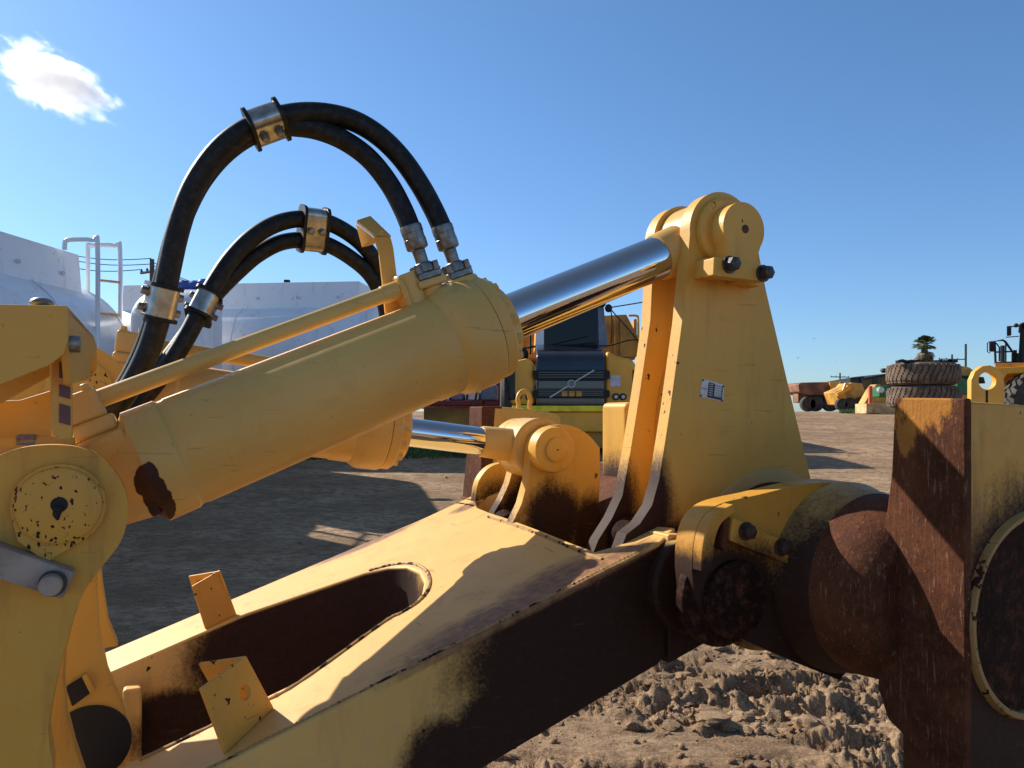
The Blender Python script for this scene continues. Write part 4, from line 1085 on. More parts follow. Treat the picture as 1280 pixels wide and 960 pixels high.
for a, b in (((684, 432), (735, 420)), ((690, 433), (745, 428))):
    rail([V3((cx(a[0]), Yc + 0.03, cz(a[1]))), V3((cx(b[0]), Yc + 0.03, cz(b[1])))], 0.012, 'wiper', M['blackp'], cab)
# mirrors, cables and hand rails
G().ball((hx(653), Yh + 0.6, hz(440.5)), (0.15, 0.10, 0.17)).build('mirror', M['blackp'], tr)
rail([V3((hx(646), Yh + 0.6, hz(433))), V3((hx(665), Yh + 0.7, hz(431))), V3((cx(671), Yc, cz(433)))], 0.02, 'mirror_arm', M['blackp'], tr)
rail([V3((hx(664), Yh + 0.7, hz(440))), V3((hx(664), Yh + 0.7, hz(405)))], 0.022, 'mirror_arm', M['blackp'], tr)
G().ball((cx(760), Yc - 0.1, cz(386)), (0.09, 0.08, 0.10)).build('mirror', M['blackp'], tr)
for P in ([(757, 386), (800, 379), (830, 373)], [(762, 386), (764, 398), (764, 415), (763, 430)], [(763, 388), (795, 425), (797, 440)], [(748, 433), (764, 432), (785, 426), (812, 425)], [(664, 433), (700, 434), (748, 433)]):
    rail(smooth([V3((cx(a), Yc - 0.12, cz(b))) for a, b in P], 5), 0.014, 'mirror_arm', M['blackp'], tr)
# dump body
Yb = Yh + 3.4
def bx_(px): return hx(px, Yb)
def bz_(py): return hz(py, Yb)
body = G()
body.prism([(bx_(642), bz_(448)), (bx_(640), bz_(400)), (bx_(783), bz_(393)), (bx_(797), bz_(420)), (bx_(797), bz_(446))], lambda a, b, d: (a, d, b), Yb, Yb + 0.18)
for x0, x1 in ((640, 644), (793, 797)):
    body.prism([(Yb + 0.1, bz_(446)), (Yb + 0.1, bz_(398)), (Yb + 5.6, bz_(408)), (Yb + 5.6, bz_(430))], yz, bx_(x0), bx_(x1))
body.span((bx_(642), Yb + 0.1, bz_(449)), (bx_(795), Yb + 5.6, bz_(446)))
db = body.build('dump_body', M['truck_yd'], tr, bevel=0.02)
for px in (767, 775):
    G().span((bx_(px), Yb - 0.08, bz_(444)), (bx_(px + 2), Yb, bz_(400))).build('body_rib', M['truck_yd'], db, bevel=0.01)
rail(smooth([V3((bx_(785), Yb - 0.1, bz_(395))), V3((bx_(795), Yb - 0.1, bz_(395.5))), V3((bx_(797), Yb - 0.1, bz_(402))), V3((bx_(797), Yb - 0.1, bz_(448)))], 5), 0.03, 'hand_rail', M['truck_y'], tr)
for sx in (-1, 1):
    cxm = hx(718)
    for yy in (Yh + 1.0, Yh + 5.6, Yh + 7.5):
        wheel('tyre', (cxm + sx*1.3, yy, gz + 0.9), (1, 0, 0), 0.92, 0.7, tr, lugs=0)
G().span((hx(690), Yh + 1.2, gz + 0.6), (hx(746), Yh + 8.5, gz + 1.2)).build('chassis', M['truck_yd'], tr)

# ---- white water tankers
def tanker(P0, yawdeg, length, rad, ztop, label, rails=True, tarp=False, box=(0.1, 0.95), red=False, zg=None):
    """P0: far right end of the tank at its axis (x,y); the tank runs back along yaw"""
    a = R(yawdeg); dx = V3((math.cos(a), math.sin(a), 0)); sx = V3((-math.sin(a), math.cos(a), 0)); up = V3((0, 0, 1))
    zc = ztop - 0.42 - rad*0.86
    E = V3((P0[0], P0[1], zc)); S = E - dx*length
    g_ = zg if zg is not None else ground_z(P0[1])
    t = root('tank_truck', ((E.x + S.x)/2, (E.y + S.y)/2, g_), label, 'tank truck', 'white water tank trucks parked in a row')
    rows = [(0.0, 0.25), (0.02, 0.55), (0.07, 0.80), (0.16, 0.94), (0.30, 1.0), (length - 0.30, 1.0), (length - 0.16, 0.94), (length - 0.07, 0.80), (length - 0.02, 0.55), (length, 0.25)]
    tk = G().lathe(S, dx, [(k, rad*s) for k, s in rows], 64, sy=0.86).build('tank', M['white'], t)
    for k in np.linspace(0.3, length - 0.3, 5):
        G().lathe(S + dx*(k - 0.02), dx, [(0, rad*1.003), (0.0, rad*1.010), (0.04, rad*1.010), (0.04, rad*1.003)], 64, sy=0.86, cap=False).build('weld_seam', M['white'], tk)
    b0, b1 = length*box[0], length*box[1]; hw = rad*0.55
    zt = up*(ztop - zc); zb = up*(rad*0.70)
    A = S + dx*b0; B = S + dx*b1
    g = G().hexa([A - sx*hw + zb, B - sx*hw + zb, B + sx*hw + zb, A + sx*hw + zb, A - sx*hw*0.92 + zt, B - dx*0.0 - sx*hw*0.92 + zt, B + sx*hw*0.92 + zt, A + sx*hw*0.92 + zt])
    g.build('top_housing', M['white'], t, bevel=0.02)
    for k in range(6):
        p = A.lerp(B, (k + 0.5)/6); G().lathe(p - sx*(hw + 0.012) + up*(rad*0.86 + 0.05), -sx, [(-0.02, 0.03), (0.012, 0.03)], 12).build('vent_hole', M['paper'], t)
    # walkway and chassis
    g = G()
    for s_ in (-1, 1):
        for k in np.linspace(0.08, 0.92, 4): g.box(S + dx*length*k + sx*s_*rad*0.9 - up*rad*0.3, (0.02, 0.02, 0.02))
    ch = G().hexa([S - dx*1.8 - sx*0.45 - up*(rad*0.86 + 0.35), E - sx*0.45 - up*(rad*0.86 + 0.35), E + sx*0.45 - up*(rad*0.86 + 0.35), S - dx*1.8 + sx*0.45 - up*(rad*0.86 + 0.35),
                   S - dx*1.8 - sx*0.45 - up*(rad*0.80), E - sx*0.45 - up*(rad*0.80), E + sx*0.45 - up*(rad*0.80), S - dx*1.8 + sx*0.45 - up*(rad*0.80)]).build('chassis', M['red'] if red else M['blackp'], t)
    for s_ in (-1, 1):
        P = [S + sx*s_*(rad*0.62) - up*(rad*0.75), E + sx*s_*(rad*0.62) - up*(rad*0.75), E + sx*s_*(rad*0.95) - up*(rad*0.75), S + sx*s_*(rad*0.95) - up*(rad*0.75)]
        G().hexa([p - up*0.75 for p in P] + P).build('shading_skirt', M['red'] if red else M['white'], t)  # skirt carried low to stop sunlight passing under the tank
    wr = min(0.62, (zc - rad*0.86 - 0.2 - g_)*0.75)
    for s_ in (-1, 1):
        for k in (0.12, 0.30, 0.88):
            p = S + dx*length*k + sx*s_*rad*0.8; wheel('tyre', (p.x, p.y, g_ + wr), sx, wr, 0.4, t)
    # cab at the hidden end
    cb = S - dx*1.9
    G().hexa([cb - dx*0.9 - sx*1.1 + up*(g_ + 0.7 - zc), cb + dx*0.9 - sx*1.1 + up*(g_ + 0.7 - zc), cb + dx*0.9 + sx*1.1 + up*(g_ + 0.7 - zc), cb - dx*0.9 + sx*1.1 + up*(g_ + 0.7 - zc),
              cb - dx*0.6 - sx*1.05 + up*(ztop - 0.4 - zc), cb + dx*0.9 - sx*1.05 + up*(ztop - 0.4 - zc), cb + dx*0.9 + sx*1.05 + up*(ztop - 0.4 - zc), cb - dx*0.6 + sx*1.05 + up*(ztop - 0.4 - zc)]).build('cab', M['white'], t, bevel=0.06)
    return t, S, E, dx, sx, up, zc
# nearest tanker: runs away from the camera, its far end and ladder in view
P_end = W(160, 400, 12.6)
t1, S1, E1, dx1, sx1, up1, zc1 = tanker((-7.35, 12.75), 84, 6.2, 1.22, 4.02, 'white tank truck at the left edge with a boxed top and two white handrails', box=(0.02, 0.90))
def arch(a, b, h_top, y, name='hand_rail'):
    pass
for (xa, xb, yt, Y) in ((81, 122, 300, 11.6), (110, 150, 307, 12.4)):
    P = [W(xa, 420 if xa > 100 else 318, Y), W(xa, yt + 7, Y), W(xa + 4, yt, Y), W(xb - 6, yt, Y), W(xb, yt + 8, Y), W(xb, 440, Y)]
    if xa < 100: P[0] = W(xa, 312, Y)
    G().tube(smooth(P, 5), 0.035, 10).build('hand_rail', M['white'], t1)
for y in (350, 391):
    G().tube([W(122, y, 11.6), W(150, y + 3, 12.4)], 0.02, 8).build('ladder_rung', M['truck_yd'], t1)
# second tanker, broadside, further off
t2, S2, E2, dx2, sx2, up2, zc2 = tanker((-2.9, 18.2), -6, 6.6, 1.35, 4.55, 'white tank truck seen side on behind the black hoses, with a flat boxed top', box=(0.05, 0.92))
G().box(V3((-5.3, 18.1, 4.58)), (0.12, 0.12, 0.16)).build('top_fitting', M['blackp'], t2)
# third, mostly hidden behind the cylinder head, red chassis
t3, S3, E3, dx3, sx3, up3, zc3 = tanker((0.75, 23.5), -8, 7.0, 1.35, 5.0, 'white tank truck with a dark red chassis mostly hidden behind the near cylinder', red=True, box=(0.1, 0.9))
g = G()
# blue tarpaulin roll on a truck top
pts = smooth([W(218, 359, 14.9), W(226, 356, 14.9), W(238, 356.5, 14.9), W(250, 355, 14.9), W(258, 353.5, 14.9), W(265, 360, 14.9)], 5)
tarp = G().tube(pts, [0.03, *[0.085 + 0.006*math.sin(1.3*i) for i in range(len(pts) - 2)], 0.03], 10).build('tarpaulin', M['blue']); tag(tarp, 'rolled blue tarpaulin lying between the two hose clamps on a white tank truck', 'tarpaulin')
g = G().prism([(W(165, 362, 15.4).x, 4.1), (W(165, 362, 15.4).x, W(0, 361, 15.4).z), (W(190, 360, 15.4).x, W(0, 360, 15.4).z), (W(262, 362, 15.4).x, W(0, 361.5, 15.4).z), (W(268, 372, 15.4).x, 3.7), (W(165, 372, 15.4).x, 3.2)], lambda a, b, d: (a, d, b), 15.3, 16.3)
tarp_base = root('shading_tank', (W(215, 400, 15.8).x, 15.8, ground_z(15.8)), 'white box standing in for a tank truck under the rolled blue tarpaulin, lengthened to shade the yard', 'tank')
X0 = W(165, 0, 15.4).x; X1 = W(268, 0, 15.4).x
zb_ = ground_z(12) + 0.35
G().hexa([V3((-6.0, 12.0, zb_)), V3((-4.66, 12.0, zb_)), V3((-6.25, 16.6, zb_ + 0.25)), V3((-7.9, 16.6, zb_ + 0.25)),
          V3((-6.0, 12.0, W(0, 363, 12).z)), V3((-4.66, 12.0, W(0, 363, 12).z)), V3((-6.25, 16.6, W(0, 363, 16.6).z)), V3((-7.9, 16.6, W(0, 363, 16.6).z))]).build('shading_tank_box', M['white'], tarp_base, bevel=0.45, seg=8)  # box stretched towards the camera to cast shade over the yard
for xx in (X0 + 0.3, X1 - 0.3):
    G().span((xx - 0.1, 15.4, ground_z(15.8) - 0.05), (xx + 0.1, 16.4, ground_z(15.8) + 0.8)).build('leg', M['blackp'], tarp_base)
# power pole behind the tankers with its wires
def power_pole(px, py_top, Y, label, arm=1.2, tilt=0.0, h2=None):
    top = W(px, py_top, Y); gz_ = ground_z(Y)
    t = root('power_pole', (top.x, Y, gz_), label, 'power pole', 'wooden power poles beyond the yard')
    G().cyl((top.x, Y, gz_ - 0.1), top, 0.15, 10, 0.11).build('pole', M['pole'], t)
    a = top - V3((0, 0, 0.6)); d = V3((math.cos(tilt), math.sin(tilt), 0))
    G().cyl(a - d*arm, a + d*arm, 0.07, 6).build('crossarm', M['pole'], t)
    for s_ in (-1, -0.45, 0.45, 1):
        G().lathe(a + d*arm*s_*0.95, (0, 0, 1), [(0, 0.05), (0.12, 0.06), (0.2, 0.03)], 8).build('insulator', M['pole'], t)
    return t, a, d
pp1, a1, dd1 = power_pole(190, 324, 38, 'wooden power pole just left of the tall hose arch behind the white tankers', 0.9, 2.6)
pp2, a2, dd2 = power_pole(1050, 466, 110, 'wooden power pole far away above the dump truck on the right', 1.6, 0.3)
pp3, a3, dd3 = power_pole(1190, 443, 95, 'wooden power pole with crossarm between the palm and the dark green post', 1.9, 0.2)
pp3_top = None
wroot = root('overhead_wires', (a1.x, 38, ground_z(38)), 'thin overhead power wires running to the pole left of the hoses', 'power wires')
for (xa, ya, xb, yb) in ((60, 312, 189, 323), (60, 318, 189, 330), (60, 327, 175, 337), (189, 326, 268, 358), (189, 330, 262, 356)):
    A = W(xa, ya, 38); B = W(xb, yb, 38)
    P = [A.lerp(B, k/10) - V3((0, 0, 0.25*math.sin(math.pi*k/10))) for k in range(11)]
    G().tube(P, 0.022, 5).build('wire', M['wire'], wroot)

# ---- right background
def wroot3(name, px, Y, label, cat, group=None):
    return root(name, ((px - 640)/FPX*Y, Y, ground_z(Y)), label, cat, group)
# far rusty dump truck
Yd = 50.0; kd = Yd/FPX
def D3(px, py, dy=0): return W(px, py, Yd) + V3((0, dy, 0))
ft = wroot3('dump_truck', 1025, Yd, 'rusty worn articulated dump truck parked far off, right of the tall bracket', 'dump truck')
xz = lambda a, b, d: (a, d, b)
def pz(pts, Y): return [(W(x, y, Y).x, W(x, y, Y).z) for x, y in pts]
b = G().prism(pz([(998, 480), (1002, 478), (1050, 477), (1050, 492), (1035, 495), (1010, 494), (999, 490)], Yd), xz, Yd, Yd + 2.6).build('dump_body', M['truck_rust'], ft, bevel=0.08)
G().prism(pz([(1035, 478), (1038, 491), (1049, 491), (1053, 478)], Yd), xz, Yd - 0.25, Yd - 0.05).build('body_side', M['truck_y'], ft, bevel=0.05)
G().prism(pz([(1050, 477), (1072, 476), (1072, 505), (1050, 503)], Yd), xz, Yd + 0.2, Yd + 2.2).build('cab_unit', M['truck_yd'], ft, bevel=0.1)
G().prism(pz([(1002, 491), (1074, 491), (1074, 504), (1030, 505), (1002, 503)], Yd), xz, Yd + 0.6, Yd + 1.6).build('chassis', M['truck_rust'], ft, bevel=0.05)
for i, px in enumerate((1007, 1013, 1028)):
    c = W(px, 505, Yd + 0.5 + 0.4*i); wheel('tyre', (c.x, Yd + 0.1, c.z), (0, 1, 0), 0.50, 0.5, ft, rimm=M['truck_rust'])
# yellow grader / tractor beside it
gr = wroot3('road_grader', 1068, Yd - 4, 'dusty yellow grader with a dark cab parked beside the far rusty dump truck', 'grader')
Yg = Yd - 4
G().prism(pz([(1044, 490), (1060, 483), (1064, 478), (1078, 479), (1084, 496), (1080, 506), (1050, 506)], Yg), xz, Yg, Yg + 1.8).build('body', M['truck_yd'], gr, bevel=0.06)
G().prism(pz([(1064, 487), (1064, 474), (1079, 472), (1080, 487)], Yg), xz, Yg + 0.1, Yg + 1.5).build('cab', M['glass'], gr, bevel=0.03)
G().prism(pz([(1063, 474.5), (1063, 472.5), (1080, 470.5), (1080, 472.5)], Yg), xz, Yg, Yg + 1.6).build('cab_roof', M['blackp'], gr)
G().tube([W(1046, 493, Yg - 0.2), W(1053, 490, Yg - 0.2), W(1063, 484, Yg - 0.2)], 0.12, 8).build('boom', M['truck_y'], gr)
G().tube([W(1054, 488, Yg - 0.2), W(1057, 480, Yg - 0.2), W(1062, 481, Yg - 0.2)], 0.09, 8).build('boom', M['truck_y'], gr)
for px, r in ((1052, 0.36), (1062, 0.40), (1076, 0.45)):
    c = W(px, 506.5, Yg); wheel('tyre', (c.x, Yg + 0.05, c.z + 0.05), (0, 1, 0), r, 0.4, gr, rimm=M['truck_rust'])
# olive shed / stored machinery with dark roof
sh = wroot3('shed', 1100, 60, 'olive brown shed with a dark sloping roof behind the stacked tyres', 'shed')
G().prism(pz([(1078, 512), (1078, 475), (1118, 468), (1126, 468), (1126, 512)], 60), xz, 60, 66).build('wall', M['shed'], sh)
G().prism(pz([(1076, 475), (1076, 473), (1112, 466.5), (1128, 466), (1128, 468.5), (1112, 469)], 60), xz, 59.7, 66.3).build('roof', M['blackp'], sh)
G().span(tuple(W(1091, 480, 59.95)), tuple(W(1097, 472, 59.99) + V3((0, 0.05, 0)))).build('window', M['glass'], sh)
G().lathe(W(1105, 466, 61), (0, 0, 1), [(0, 0.2), (0.1, 0.2), (0.15, 0.32), (0.35, 0.2)], 12).build('roof_vent', M['blackp'], sh)
# orange loader bucket shape and red post
ob = wroot3('digger_arm', 1092, 44, 'orange yellow digger arm standing behind the red marker post', 'digger arm')
G().prism(pz([(1080, 505), (1090, 487), (1096, 480), (1102, 481), (1096, 490), (1112, 498), (1113, 505)], 44), xz, 44, 44.8).build('arm', M['truck_yd'], ob, bevel=0.05)
rp = G().cyl(W(1088, 507, 33), W(1088, 482.5, 33), 0.085, 12).build('marker_post', M['orange']); tag(rp, 'slim bright orange marker post behind the cream concrete block', 'marker post')
cb = G().span(tuple(W(1083, 517, 30)), tuple(W(1127, 504.6, 30) + V3((0, 1.0, 0)))).build('concrete_block', M['conc'], bevel=0.02); tag(cb, 'long low cream concrete block beside the stacked tyres', 'concrete block')
gm = wroot3('green_machine', 1102, 40, 'small bright green machine half hidden left of the stacked tyres', 'farm machine')
G().prism(pz([(1099, 497), (1100, 483), (1112, 482), (1113, 497)], 40), xz, 40, 41).build('body', M['green'], gm, bevel=0.1)
G().lathe(W(1101.5, 487.5, 39.9), (0, -1, 0), [(-0.2, 0.15), (0.05, 0.15)], 14).build('lamp', M['lampw'], gm)
# mounded grass by the kerb
# stacked tyres
def big_tyre(c, r, h, parent_label, seed):
    rnd = random.Random(seed)
    g = G().lathe(c, (0, 0, 1), [(0, r*0.55), (0, r*0.84), (h*0.10, r*0.93), (h*0.22, r*0.965), (h*0.78, r*0.965), (h*0.90, r*0.93), (h, r*0.84), (h, r*0.55)], 72)
    t = g.build('earthmover_tyre', M['tyreb'])
    n = 40
    gg = G()
    for k in range(n):
        a = 2*math.pi*k/n
        for j in range(7):
            z = h*(0.10 + 0.80*(j + 0.5)/7); aa = a + 0.075*math.sin(math.pi*(j/6 - 0.5))
            rr_ = r*(0.985 if 0 < j < 6 else 0.955)
            rot = Matrix.Rotation(aa, 3, 'Z')
            gg.box(V3(c) + V3((rr_*math.cos(aa), rr_*math.sin(aa), z)), (r*0.05, 2*math.pi*r/n*0.70, h*0.8/7*1.25), rot)
    gg.build('tread', M['tyreb'], t)
    return t
ty = 27.0
c0 = W(1153.5, 480, ty); rt = 41.5/FPX*ty
z_top = W(0, 452, ty - rt).z; z_mid = W(0, 480.5, ty - rt).z
hh = z_top - z_mid
tA = big_tyre((c0.x, ty, z_mid + 0.01), rt, hh, '', 1); tag(tA, 'upper brown earthmover tyre on the stack below the palm', 'tyre', 'stacked earthmover tyres')
tB = big_tyre((c0.x + 0.02, ty, z_mid - hh - 0.02), rt, hh, '', 2); tag(tB, 'lower brown earthmover tyre of the stack, right behind the rusty block', 'tyre', 'stacked earthmover tyres')
# scrap lying on the stack
sc = G()
for k in range(14):
    p = W(1125 + 5*k + random.uniform(-2, 2), 451.5, ty - rt + 0.6); sc.box((p.x, p.y, z_top + 0.05), (random.uniform(0.1, 0.3), 0.2, random.uniform(0.03, 0.10)), Matrix.Rotation(random.uniform(-0.3, 0.3), 3, 'Y'))
sco = sc.build('scrap_pieces', M['blackp']); sco['kind'] = 'stuff'
# palm
pY = 62.0
pt = wroot3('palm_tree', 1155, pY, 'fan palm rising above the stacked brown tyres', 'palm tree')
top = W(1155.5, 434, pY)
G().cyl((top.x, pY, ground_z(pY) - 0.1), top, 0.30, 14, 0.24).build('trunk', M['pole'], pt)
M['palm'] = plain('palm_leaf_green', (0.085, 0.105, 0.035), 0.6, 0, 0.45, 2.5)
M['palmd'] = plain('dry_palm_leaf', (0.20, 0.15, 0.08), 0.8, 0, 0.4, 2.5)
rp_ = random.Random(3)
def fan(c, d, size, mat, leafs, droop):
    """a fan leaf: stalk and a half-disc of narrow blades"""
    d = d.normalized(); side = d.cross(V3((0, 0, 1)));
    if side.length < 0.1: side = V3((1, 0, 0))
    side.normalize(); up = side.cross(d).normalized()
    g = leafs
    e = c + d*size*0.62
    g.tube([c, c.lerp(e, 0.5) + V3((0, 0, 0.03)), e], 0.02, 4, caps=False)
    n = 13
    for k in range(n):
        a = (k/(n-1) - 0.5)*2.5
        dr = d*math.cos(a) + side*math.sin(a)
        L = size*0.62*(1 - 0.18*abs(a))*rp_.uniform(0.85, 1.1)
        tip = e + dr*L + V3((0, 0, -droop*L*0.8)); mid = e + dr*L*0.55 + up*0.02
        wv = dr.cross(up).normalized()*0.055
        g.add([e - wv*0.3, e + wv*0.3, mid + wv, tip, mid - wv], [(0, 1, 2, 4), (4, 2, 3)])
gl = G(); gd = G()
for k in range(46):
    a = rp_.uniform(0, 2*math.pi); el = rp_.uniform(-0.35, 1.35)
    d = V3((math.cos(a)*math.cos(el), math.sin(a)*math.cos(el), math.sin(el)))
    fan(top + V3((0, 0, rp_.uniform(0.0, 0.3))), d, rp_.uniform(0.72, 0.92), None, gl, rp_.uniform(0.1, 0.45))
for k in range(34):
    a = rp_.uniform(0, 2*math.pi); el = rp_.uniform(-1.2, -0.2)
    d = V3((math.cos(a)*math.cos(el), math.sin(a)*math.cos(el), math.sin(el)))
    fan(top + V3((0, 0, rp_.uniform(-0.75, -0.1))), d, rp_.uniform(0.62, 0.9), None, gd, 0.5)
gl.build('crown', M['palm'], pt, recalc=False); gd.build('dry_skirt', M['palmd'], pt, recalc=False)
# dark green post
gp = G().cyl((W(1207, 430, 40).x, 40, ground_z(40) - 0.1), W(1207.2, 430, 40), 0.055, 12).build('steel_post', M['dgreen']); tag(gp, 'tall dark green steel post between the tyres and the wheel loader', 'post')
# yellow machine between the tyres and the loader
cy = wroot3('excavator', 1215, 34, 'yellow excavator boom and green counterweight right of the stacked tyres', 'excavator')
G().prism(pz([(1178, 452), (1196, 456), (1212, 459), (1222, 466), (1222, 478), (1195, 476), (1178, 470)], 34), xz, 34, 35.5).build('boom', M['truck_yd'], cy, bevel=0.05)
G().prism(pz([(1192, 470), (1220, 472), (1222, 480), (1192, 478)], 34), xz, 33.4, 34.0).build('engine_cover', M['blackp'], cy, bevel=0.04)
G().prism(pz([(1190, 494), (1190, 477), (1200, 473), (1208, 478), (1208, 494)], 33), xz, 32.6, 33.4).build('counterweight', M['green'], cy, bevel=0.12, seg=3)
G().prism(pz([(1205, 500), (1205, 478), (1218, 480), (1218, 500)], 33), xz, 33, 34).build('body', M['truck_yd'], cy, bevel=0.05)
# ring lug (yellow plate with a round hole) of the loader linkage, then the loader
Yl = 13.0
lg = root('lifting_lug', (W(1232, 0, Yl).x, Yl, ground_z(Yl)), 'sunlit yellow steel lug with a large round hole behind the rusty block', 'steel lug')
ol = pz([(1214, 540), (1214, 475), (1219, 464), (1228, 457.5), (1238, 456.5), (1247, 460), (1254, 468), (1256, 482), (1256, 540)], Yl)
ce = (W(1234.5, 475.5, Yl).x, W(0, 476, Yl).z)
hole = circle2(ce, 0.148, 30)
ring_ = ol
pl = G().prism(ring_, xz, Yl, Yl + 0.12, [hole]).build('lug_plate', M['truck_y'], lg, bevel=0.015, seg=3)
slit = G().span((W(1232, 0, Yl).x, Yl - 0.003, W(0, 540, Yl).z), (W(1235, 0, Yl).x, Yl + 0.02, W(0, 488, Yl).z)).build('slot', M['blackp'], lg)
G().span((W(1212, 0, Yl).x, Yl - 0.1, ground_z(Yl) - 0.03), (W(1258, 0, Yl).x, Yl + 0.3, W(0, 538, Yl).z)).build('foot', M['truck_yd'], lg, bevel=0.02)
Yw = 15.5
wl_ = wroot3('wheel_loader', 1275, Yw, 'yellow wheel loader at the right edge with railings and a chunky black tyre', 'wheel loader')
G().prism(pz([(1252, 462), (1340, 458), (1340, 515), (1252, 505)], Yw), xz, Yw + 0.6, Yw + 2.6).build('body', M['truck_y'], wl_, bevel=0.06)
G().prism(pz([(1249, 464), (1249, 459), (1330, 456), (1330, 466), (1262, 467), (1257, 476), (1253, 476)], Yw), xz, Yw, Yw + 0.9).build('mudguard', M['truck_y'], wl_, bevel=0.03)
c = W(1296, 503, Yw)
wheel('tyre', (c.x, Yw + 0.1, c.z), (0.35, -1, 0), 0.62, 0.62, wl_, lugs=20, rimr=0.5)
G().prism(pz([(1248, 458), (1300, 457), (1300, 453), (1248, 452)], Yw), xz, Yw + 0.2, Yw + 1.4).build('platform', M['truck_yd'], wl_, bevel=0.02)
def wr_(pts, r=0.022, name='hand_rail', dy=0.25):
    return G().tube([W(x, y, Yw) + V3((0, dy, 0)) for x, y in pts], r, 8).build(name, M['blackp'], wl_)
wr_([(1249, 455), (1248, 424), (1257, 423), (1260, 426), (1268, 440)])
wr_([(1249, 452), (1268, 452)]); wr_([(1248, 438), (1268, 438)], 0.016)
wr_([(1256.5, 455), (1256.5, 430)], 0.04, 'exhaust_stack'); wr_([(1253, 450), (1253, 432), (1250, 427), (1246, 426)], 0.014)
wr_([(1257, 452), (1260, 452), (1260, 424)], 0.014)
G().prism(pz([(1242, 424.5), (1249, 424.5), (1249, 438), (1242, 438)], Yw), xz, Yw + 0.05, Yw + 0.14).build('mirror', M['blackp'], wl_, bevel=0.03)
wr_([(1243, 439), (1240, 437), (1240, 426), (1243, 424)], 0.010, 'mirror_arm')
G().prism(pz([(1261, 406.5), (1266, 406), (1266, 418.5), (1261, 419)], Yw), xz, Yw + 0.05, Yw + 0.12).build('mirror', M['blackp'], wl_, bevel=0.02)
wr_([(1260, 419.5), (1274, 419)], 0.010, 'mirror_arm'); wr_([(1261, 406), (1274, 406.5)], 0.012, 'mirror_arm')
G().ball(W(1271, 405, Yw) + V3((0, 0.25, 0)), 0.045).build('work_lamp', M['blackp'], wl_)
g = G(); g.prism(pz([(1273, 460), (1276, 406), (1345, 402), (1345, 460)], Yw), xz, Yw + 0.6, Yw + 2.2)
cbb = g.build('cab', M['glass'], wl_, bevel=0.03)
G().prism(pz([(1273, 404), (1278, 401), (1345, 397), (1345, 404)], Yw), xz, Yw + 0.3, Yw + 2.3).build('cab_roof', M['blackp'], cbb, bevel=0.03)
G().prism(pz([(1273, 456), (1275.5, 405), (1278.5, 405), (1276.5, 456)], Yw), xz, Yw + 0.5, Yw + 0.62).build('pillar', M['blackp'], cbb)
for x0, y0, x1, y1 in ((1266, 440, 1275, 455), (1268, 436, 1272, 452)):
    G().span(tuple(W(x0, y1, Yw) + V3((0, 0.3, 0))), tuple(W(x1, y0, Yw) + V3((0, 0.6, 0)))).build('step_box', M['blackp'], wl_)
wl_.rotation_euler.z = R(-33)
# small tipped grass strips
def tuft_strip(name, x0, x1, y0, y1, n, h, label):
    rg = np.random.default_rng(11); X = rg.uniform(x0, x1, n); Y = rg.uniform(y0, y1, n); Z = height(X, Y)
    A = rg.uniform(0, 6.28, n); H = h*rg.uniform(0.5, 1.3, n); L = rg.uniform(-0.6, 0.6, (n, 2))*H[:, None]
    wv = np.stack([np.cos(A), np.sin(A), 0*A], 1)*0.012
    B = np.stack([X, Y, Z], 1); T = B + np.stack([L[:, 0], L[:, 1], H], 1)
    V = np.stack([B - wv, B + wv, T], 1).reshape(-1, 3)
    F = np.arange(3*n).reshape(-1, 3)
    me = bpy.data.meshes.new(name); me.from_pydata(V.tolist(), [], F.tolist()); me.materials.append(M['grass'])
    o = bpy.data.objects.new(name, me); COL.objects.link(o); o['kind'] = 'stuff'; tag(o, label, 'grass'); return o
M['grass'] = plain('grass_green', (0.06, 0.13, 0.02), 0.7, 0, 0.4, 1.0)
tuft_strip('verge_grass', -9, 0.0, 16.2, 23, 26000, 0.12, 'dark green grass verge under the white tank trucks')
tuft_strip('yard_grass', W(1075, 0, 31).x, W(1084, 0, 31).x, 30, 33, 1800, 0.18, 'small bright green grass patch left of the cream concrete block')
# red trailer end and clutter right of the white tankers, left of the facing dump truck
tb = root('flatbed_trailer', (W(560, 0, 19).x, 19, ground_z(19)), 'flat trailer with a dark red rail loaded with grey containers, below the near cylinder', 'trailer')
Yt = 19
G().span(tuple(W(500, 507, Yt)), tuple(W(602, 501, Yt) + V3((0, 2.2, 0)))).build('deck_rail', M['red'], tb, bevel=0.02)
for x0 in (522, 552, 590):
    G().span(tuple(W(x0, 508, Yt) + V3((0, 0.1, 0))), tuple(W(x0 + 3, 500, Yt) + V3((0, -0.03, 0)))).build('stake', M['red'], tb)
for x0, x1, y0, m_ in ((600, 622, 480, 'silver'), (580, 598, 486, 'white'), (560, 578, 488, 'silver'), (541, 556, 493, 'white')):
    G().span(tuple(W(x0, 500.8, Yt) + V3((0, 0.3, 0))), tuple(W(x1, y0, Yt) + V3((0, 1.6, 0)))).build('container', M['pillar'] if m_ == 'silver' else M['white'], tb, bevel=0.06)
for x in (547, 562, 583, 594):
    G().tube(smooth([W(x, 500, Yt) + V3((0, 0.1, 0)), W(x + 2, 490, Yt) + V3((0, 0.05, 0)), W(x + 7, 484, Yt) + V3((0, 0.1, 0))], 4), 0.03, 6).build('strap', M['blackp'], tb)
G().span(tuple(W(528, 540, Yt) + V3((0, 0.3, 0))), tuple(W(600, 510, Yt) + V3((0, 0.5, 0)))).build('side_board', M['truck_yd'], tb)
for x in (535, 575):
    c = W(x, 0, Yt); wheel('tyre', (c.x, Yt + 0.8, ground_z(Yt) + 0.45), (1, 0, 0), 0.45, 0.3, tb)
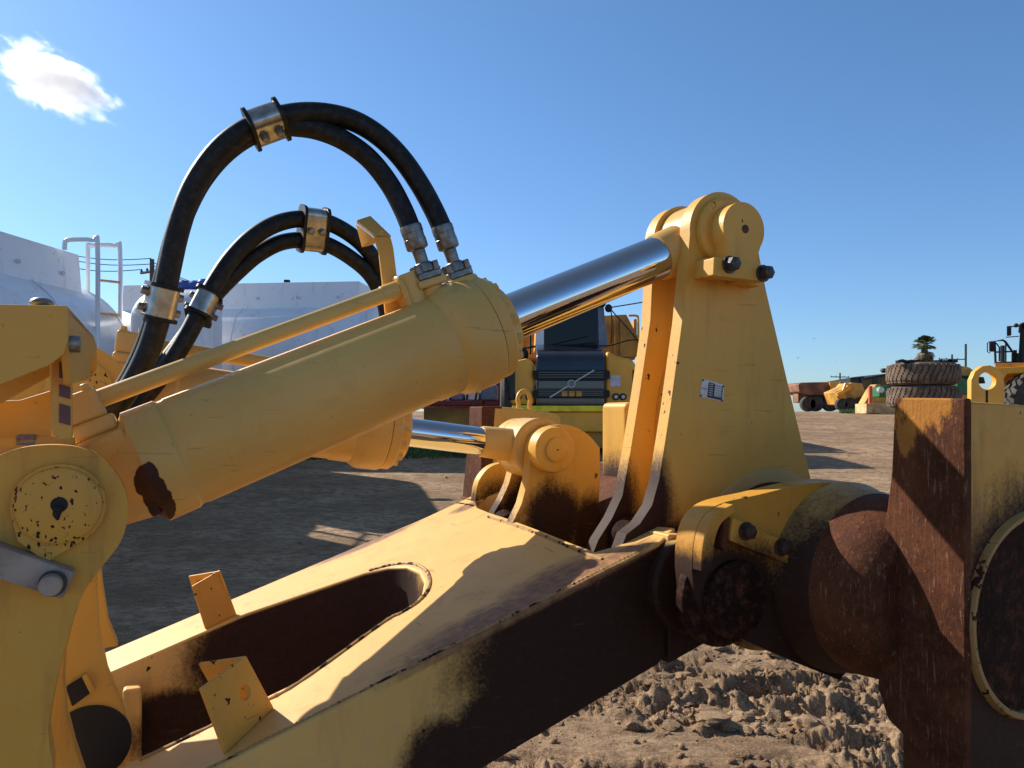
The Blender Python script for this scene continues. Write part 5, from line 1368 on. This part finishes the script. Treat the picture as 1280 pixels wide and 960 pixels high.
# birds
def bird(px, py, Y, s, label):
    c = W(px, py, Y); g = G()
    g.ball(c, (0.07*s, 0.16*s, 0.06*s), 8, 6)
    g.add([c + V3((0, 0.08*s, 0)), c + V3((0, -0.08*s, 0)), c + V3((0.28*s, -0.02*s, 0.16*s)), c + V3((0.55*s, -0.1*s, 0.05*s)), c + V3((0.26*s, 0.09*s, 0.17*s)),
           c + V3((-0.28*s, -0.02*s, 0.16*s)), c + V3((-0.55*s, -0.1*s, 0.05*s)), c + V3((-0.26*s, 0.09*s, 0.17*s))], [(0, 1, 2, 4), (4, 2, 3), (0, 7, 5, 1), (7, 6, 5)])
    g.add([c + V3((-0.05*s, -0.12*s, 0)), c + V3((0.05*s, -0.12*s, 0)), c + V3((0, -0.30*s, 0.01))], [(0, 1, 2)])
    o = g.build('bird', M['blackp'], recalc=False); o['group'] = 'small dark birds in the sky right of the tall bracket'; tag(o, label, 'bird'); return o
bird(997.5, 447.5, 45, 0.38, 'biggest dark bird, low in the sky just right of the tall bracket')
bird(1017.5, 423.5, 45, 0.30, 'dark bird highest above the yard, right of the tall bracket')
bird(1045.5, 452.5, 50, 0.22, 'tiny dark bird above the far rusty dump truck')
bird(1001.5, 434, 55, 0.18, 'tiny dark bird between the two bigger ones')

# ------------------------------------------------------------------ cloud
cc = W(66, 99, 420)
g = G().ball((0, 0, 0), 1.0, 32, 20)
cl = g.build('cloud', None) if False else None
me = bpy.data.meshes.new('cloud'); bm = bmesh.new(); bmesh.ops.create_icosphere(bm, subdivisions=3, radius=1.0); bm.to_mesh(me); bm.free()
cl = bpy.data.objects.new('cloud', me); COL.objects.link(cl); cl.location = cc; cl.scale = (47, 22, 22); cl.rotation_euler = (0, R(27), 0)
cl['kind'] = 'structure'
mt = bpy.data.materials.new('cloud_vapour'); mt.use_nodes = True; t_ = mt.node_tree; t_.nodes.clear()
out = t_.nodes.new('ShaderNodeOutputMaterial'); vol = t_.nodes.new('ShaderNodeVolumePrincipled'); t_.links.new(vol.outputs[0], out.inputs['Volume'])
class T2(NT):
    def __init__(s, tree): s.t = tree
m = T2(t_); v = m.coords()
n = m.noise(v, 2.3, 14, 0.72, 0.3)
ln = t_.nodes.new('ShaderNodeVectorMath'); ln.operation = 'LENGTH'; t_.links.new(v, ln.inputs[0])
dd = m.math('ADD', m.math('MULTIPLY', n, 2.3), m.math('MULTIPLY', ln.outputs['Value'], -1.15))
den = m.math('MULTIPLY', m.step(dd, 0.34, 0.80), 0.15)
t_.links.new(den, vol.inputs['Density']); vol.inputs['Color'].default_value = (1, 1, 1, 1); vol.inputs['Anisotropy'].default_value = 0.55
me.materials.append(mt)
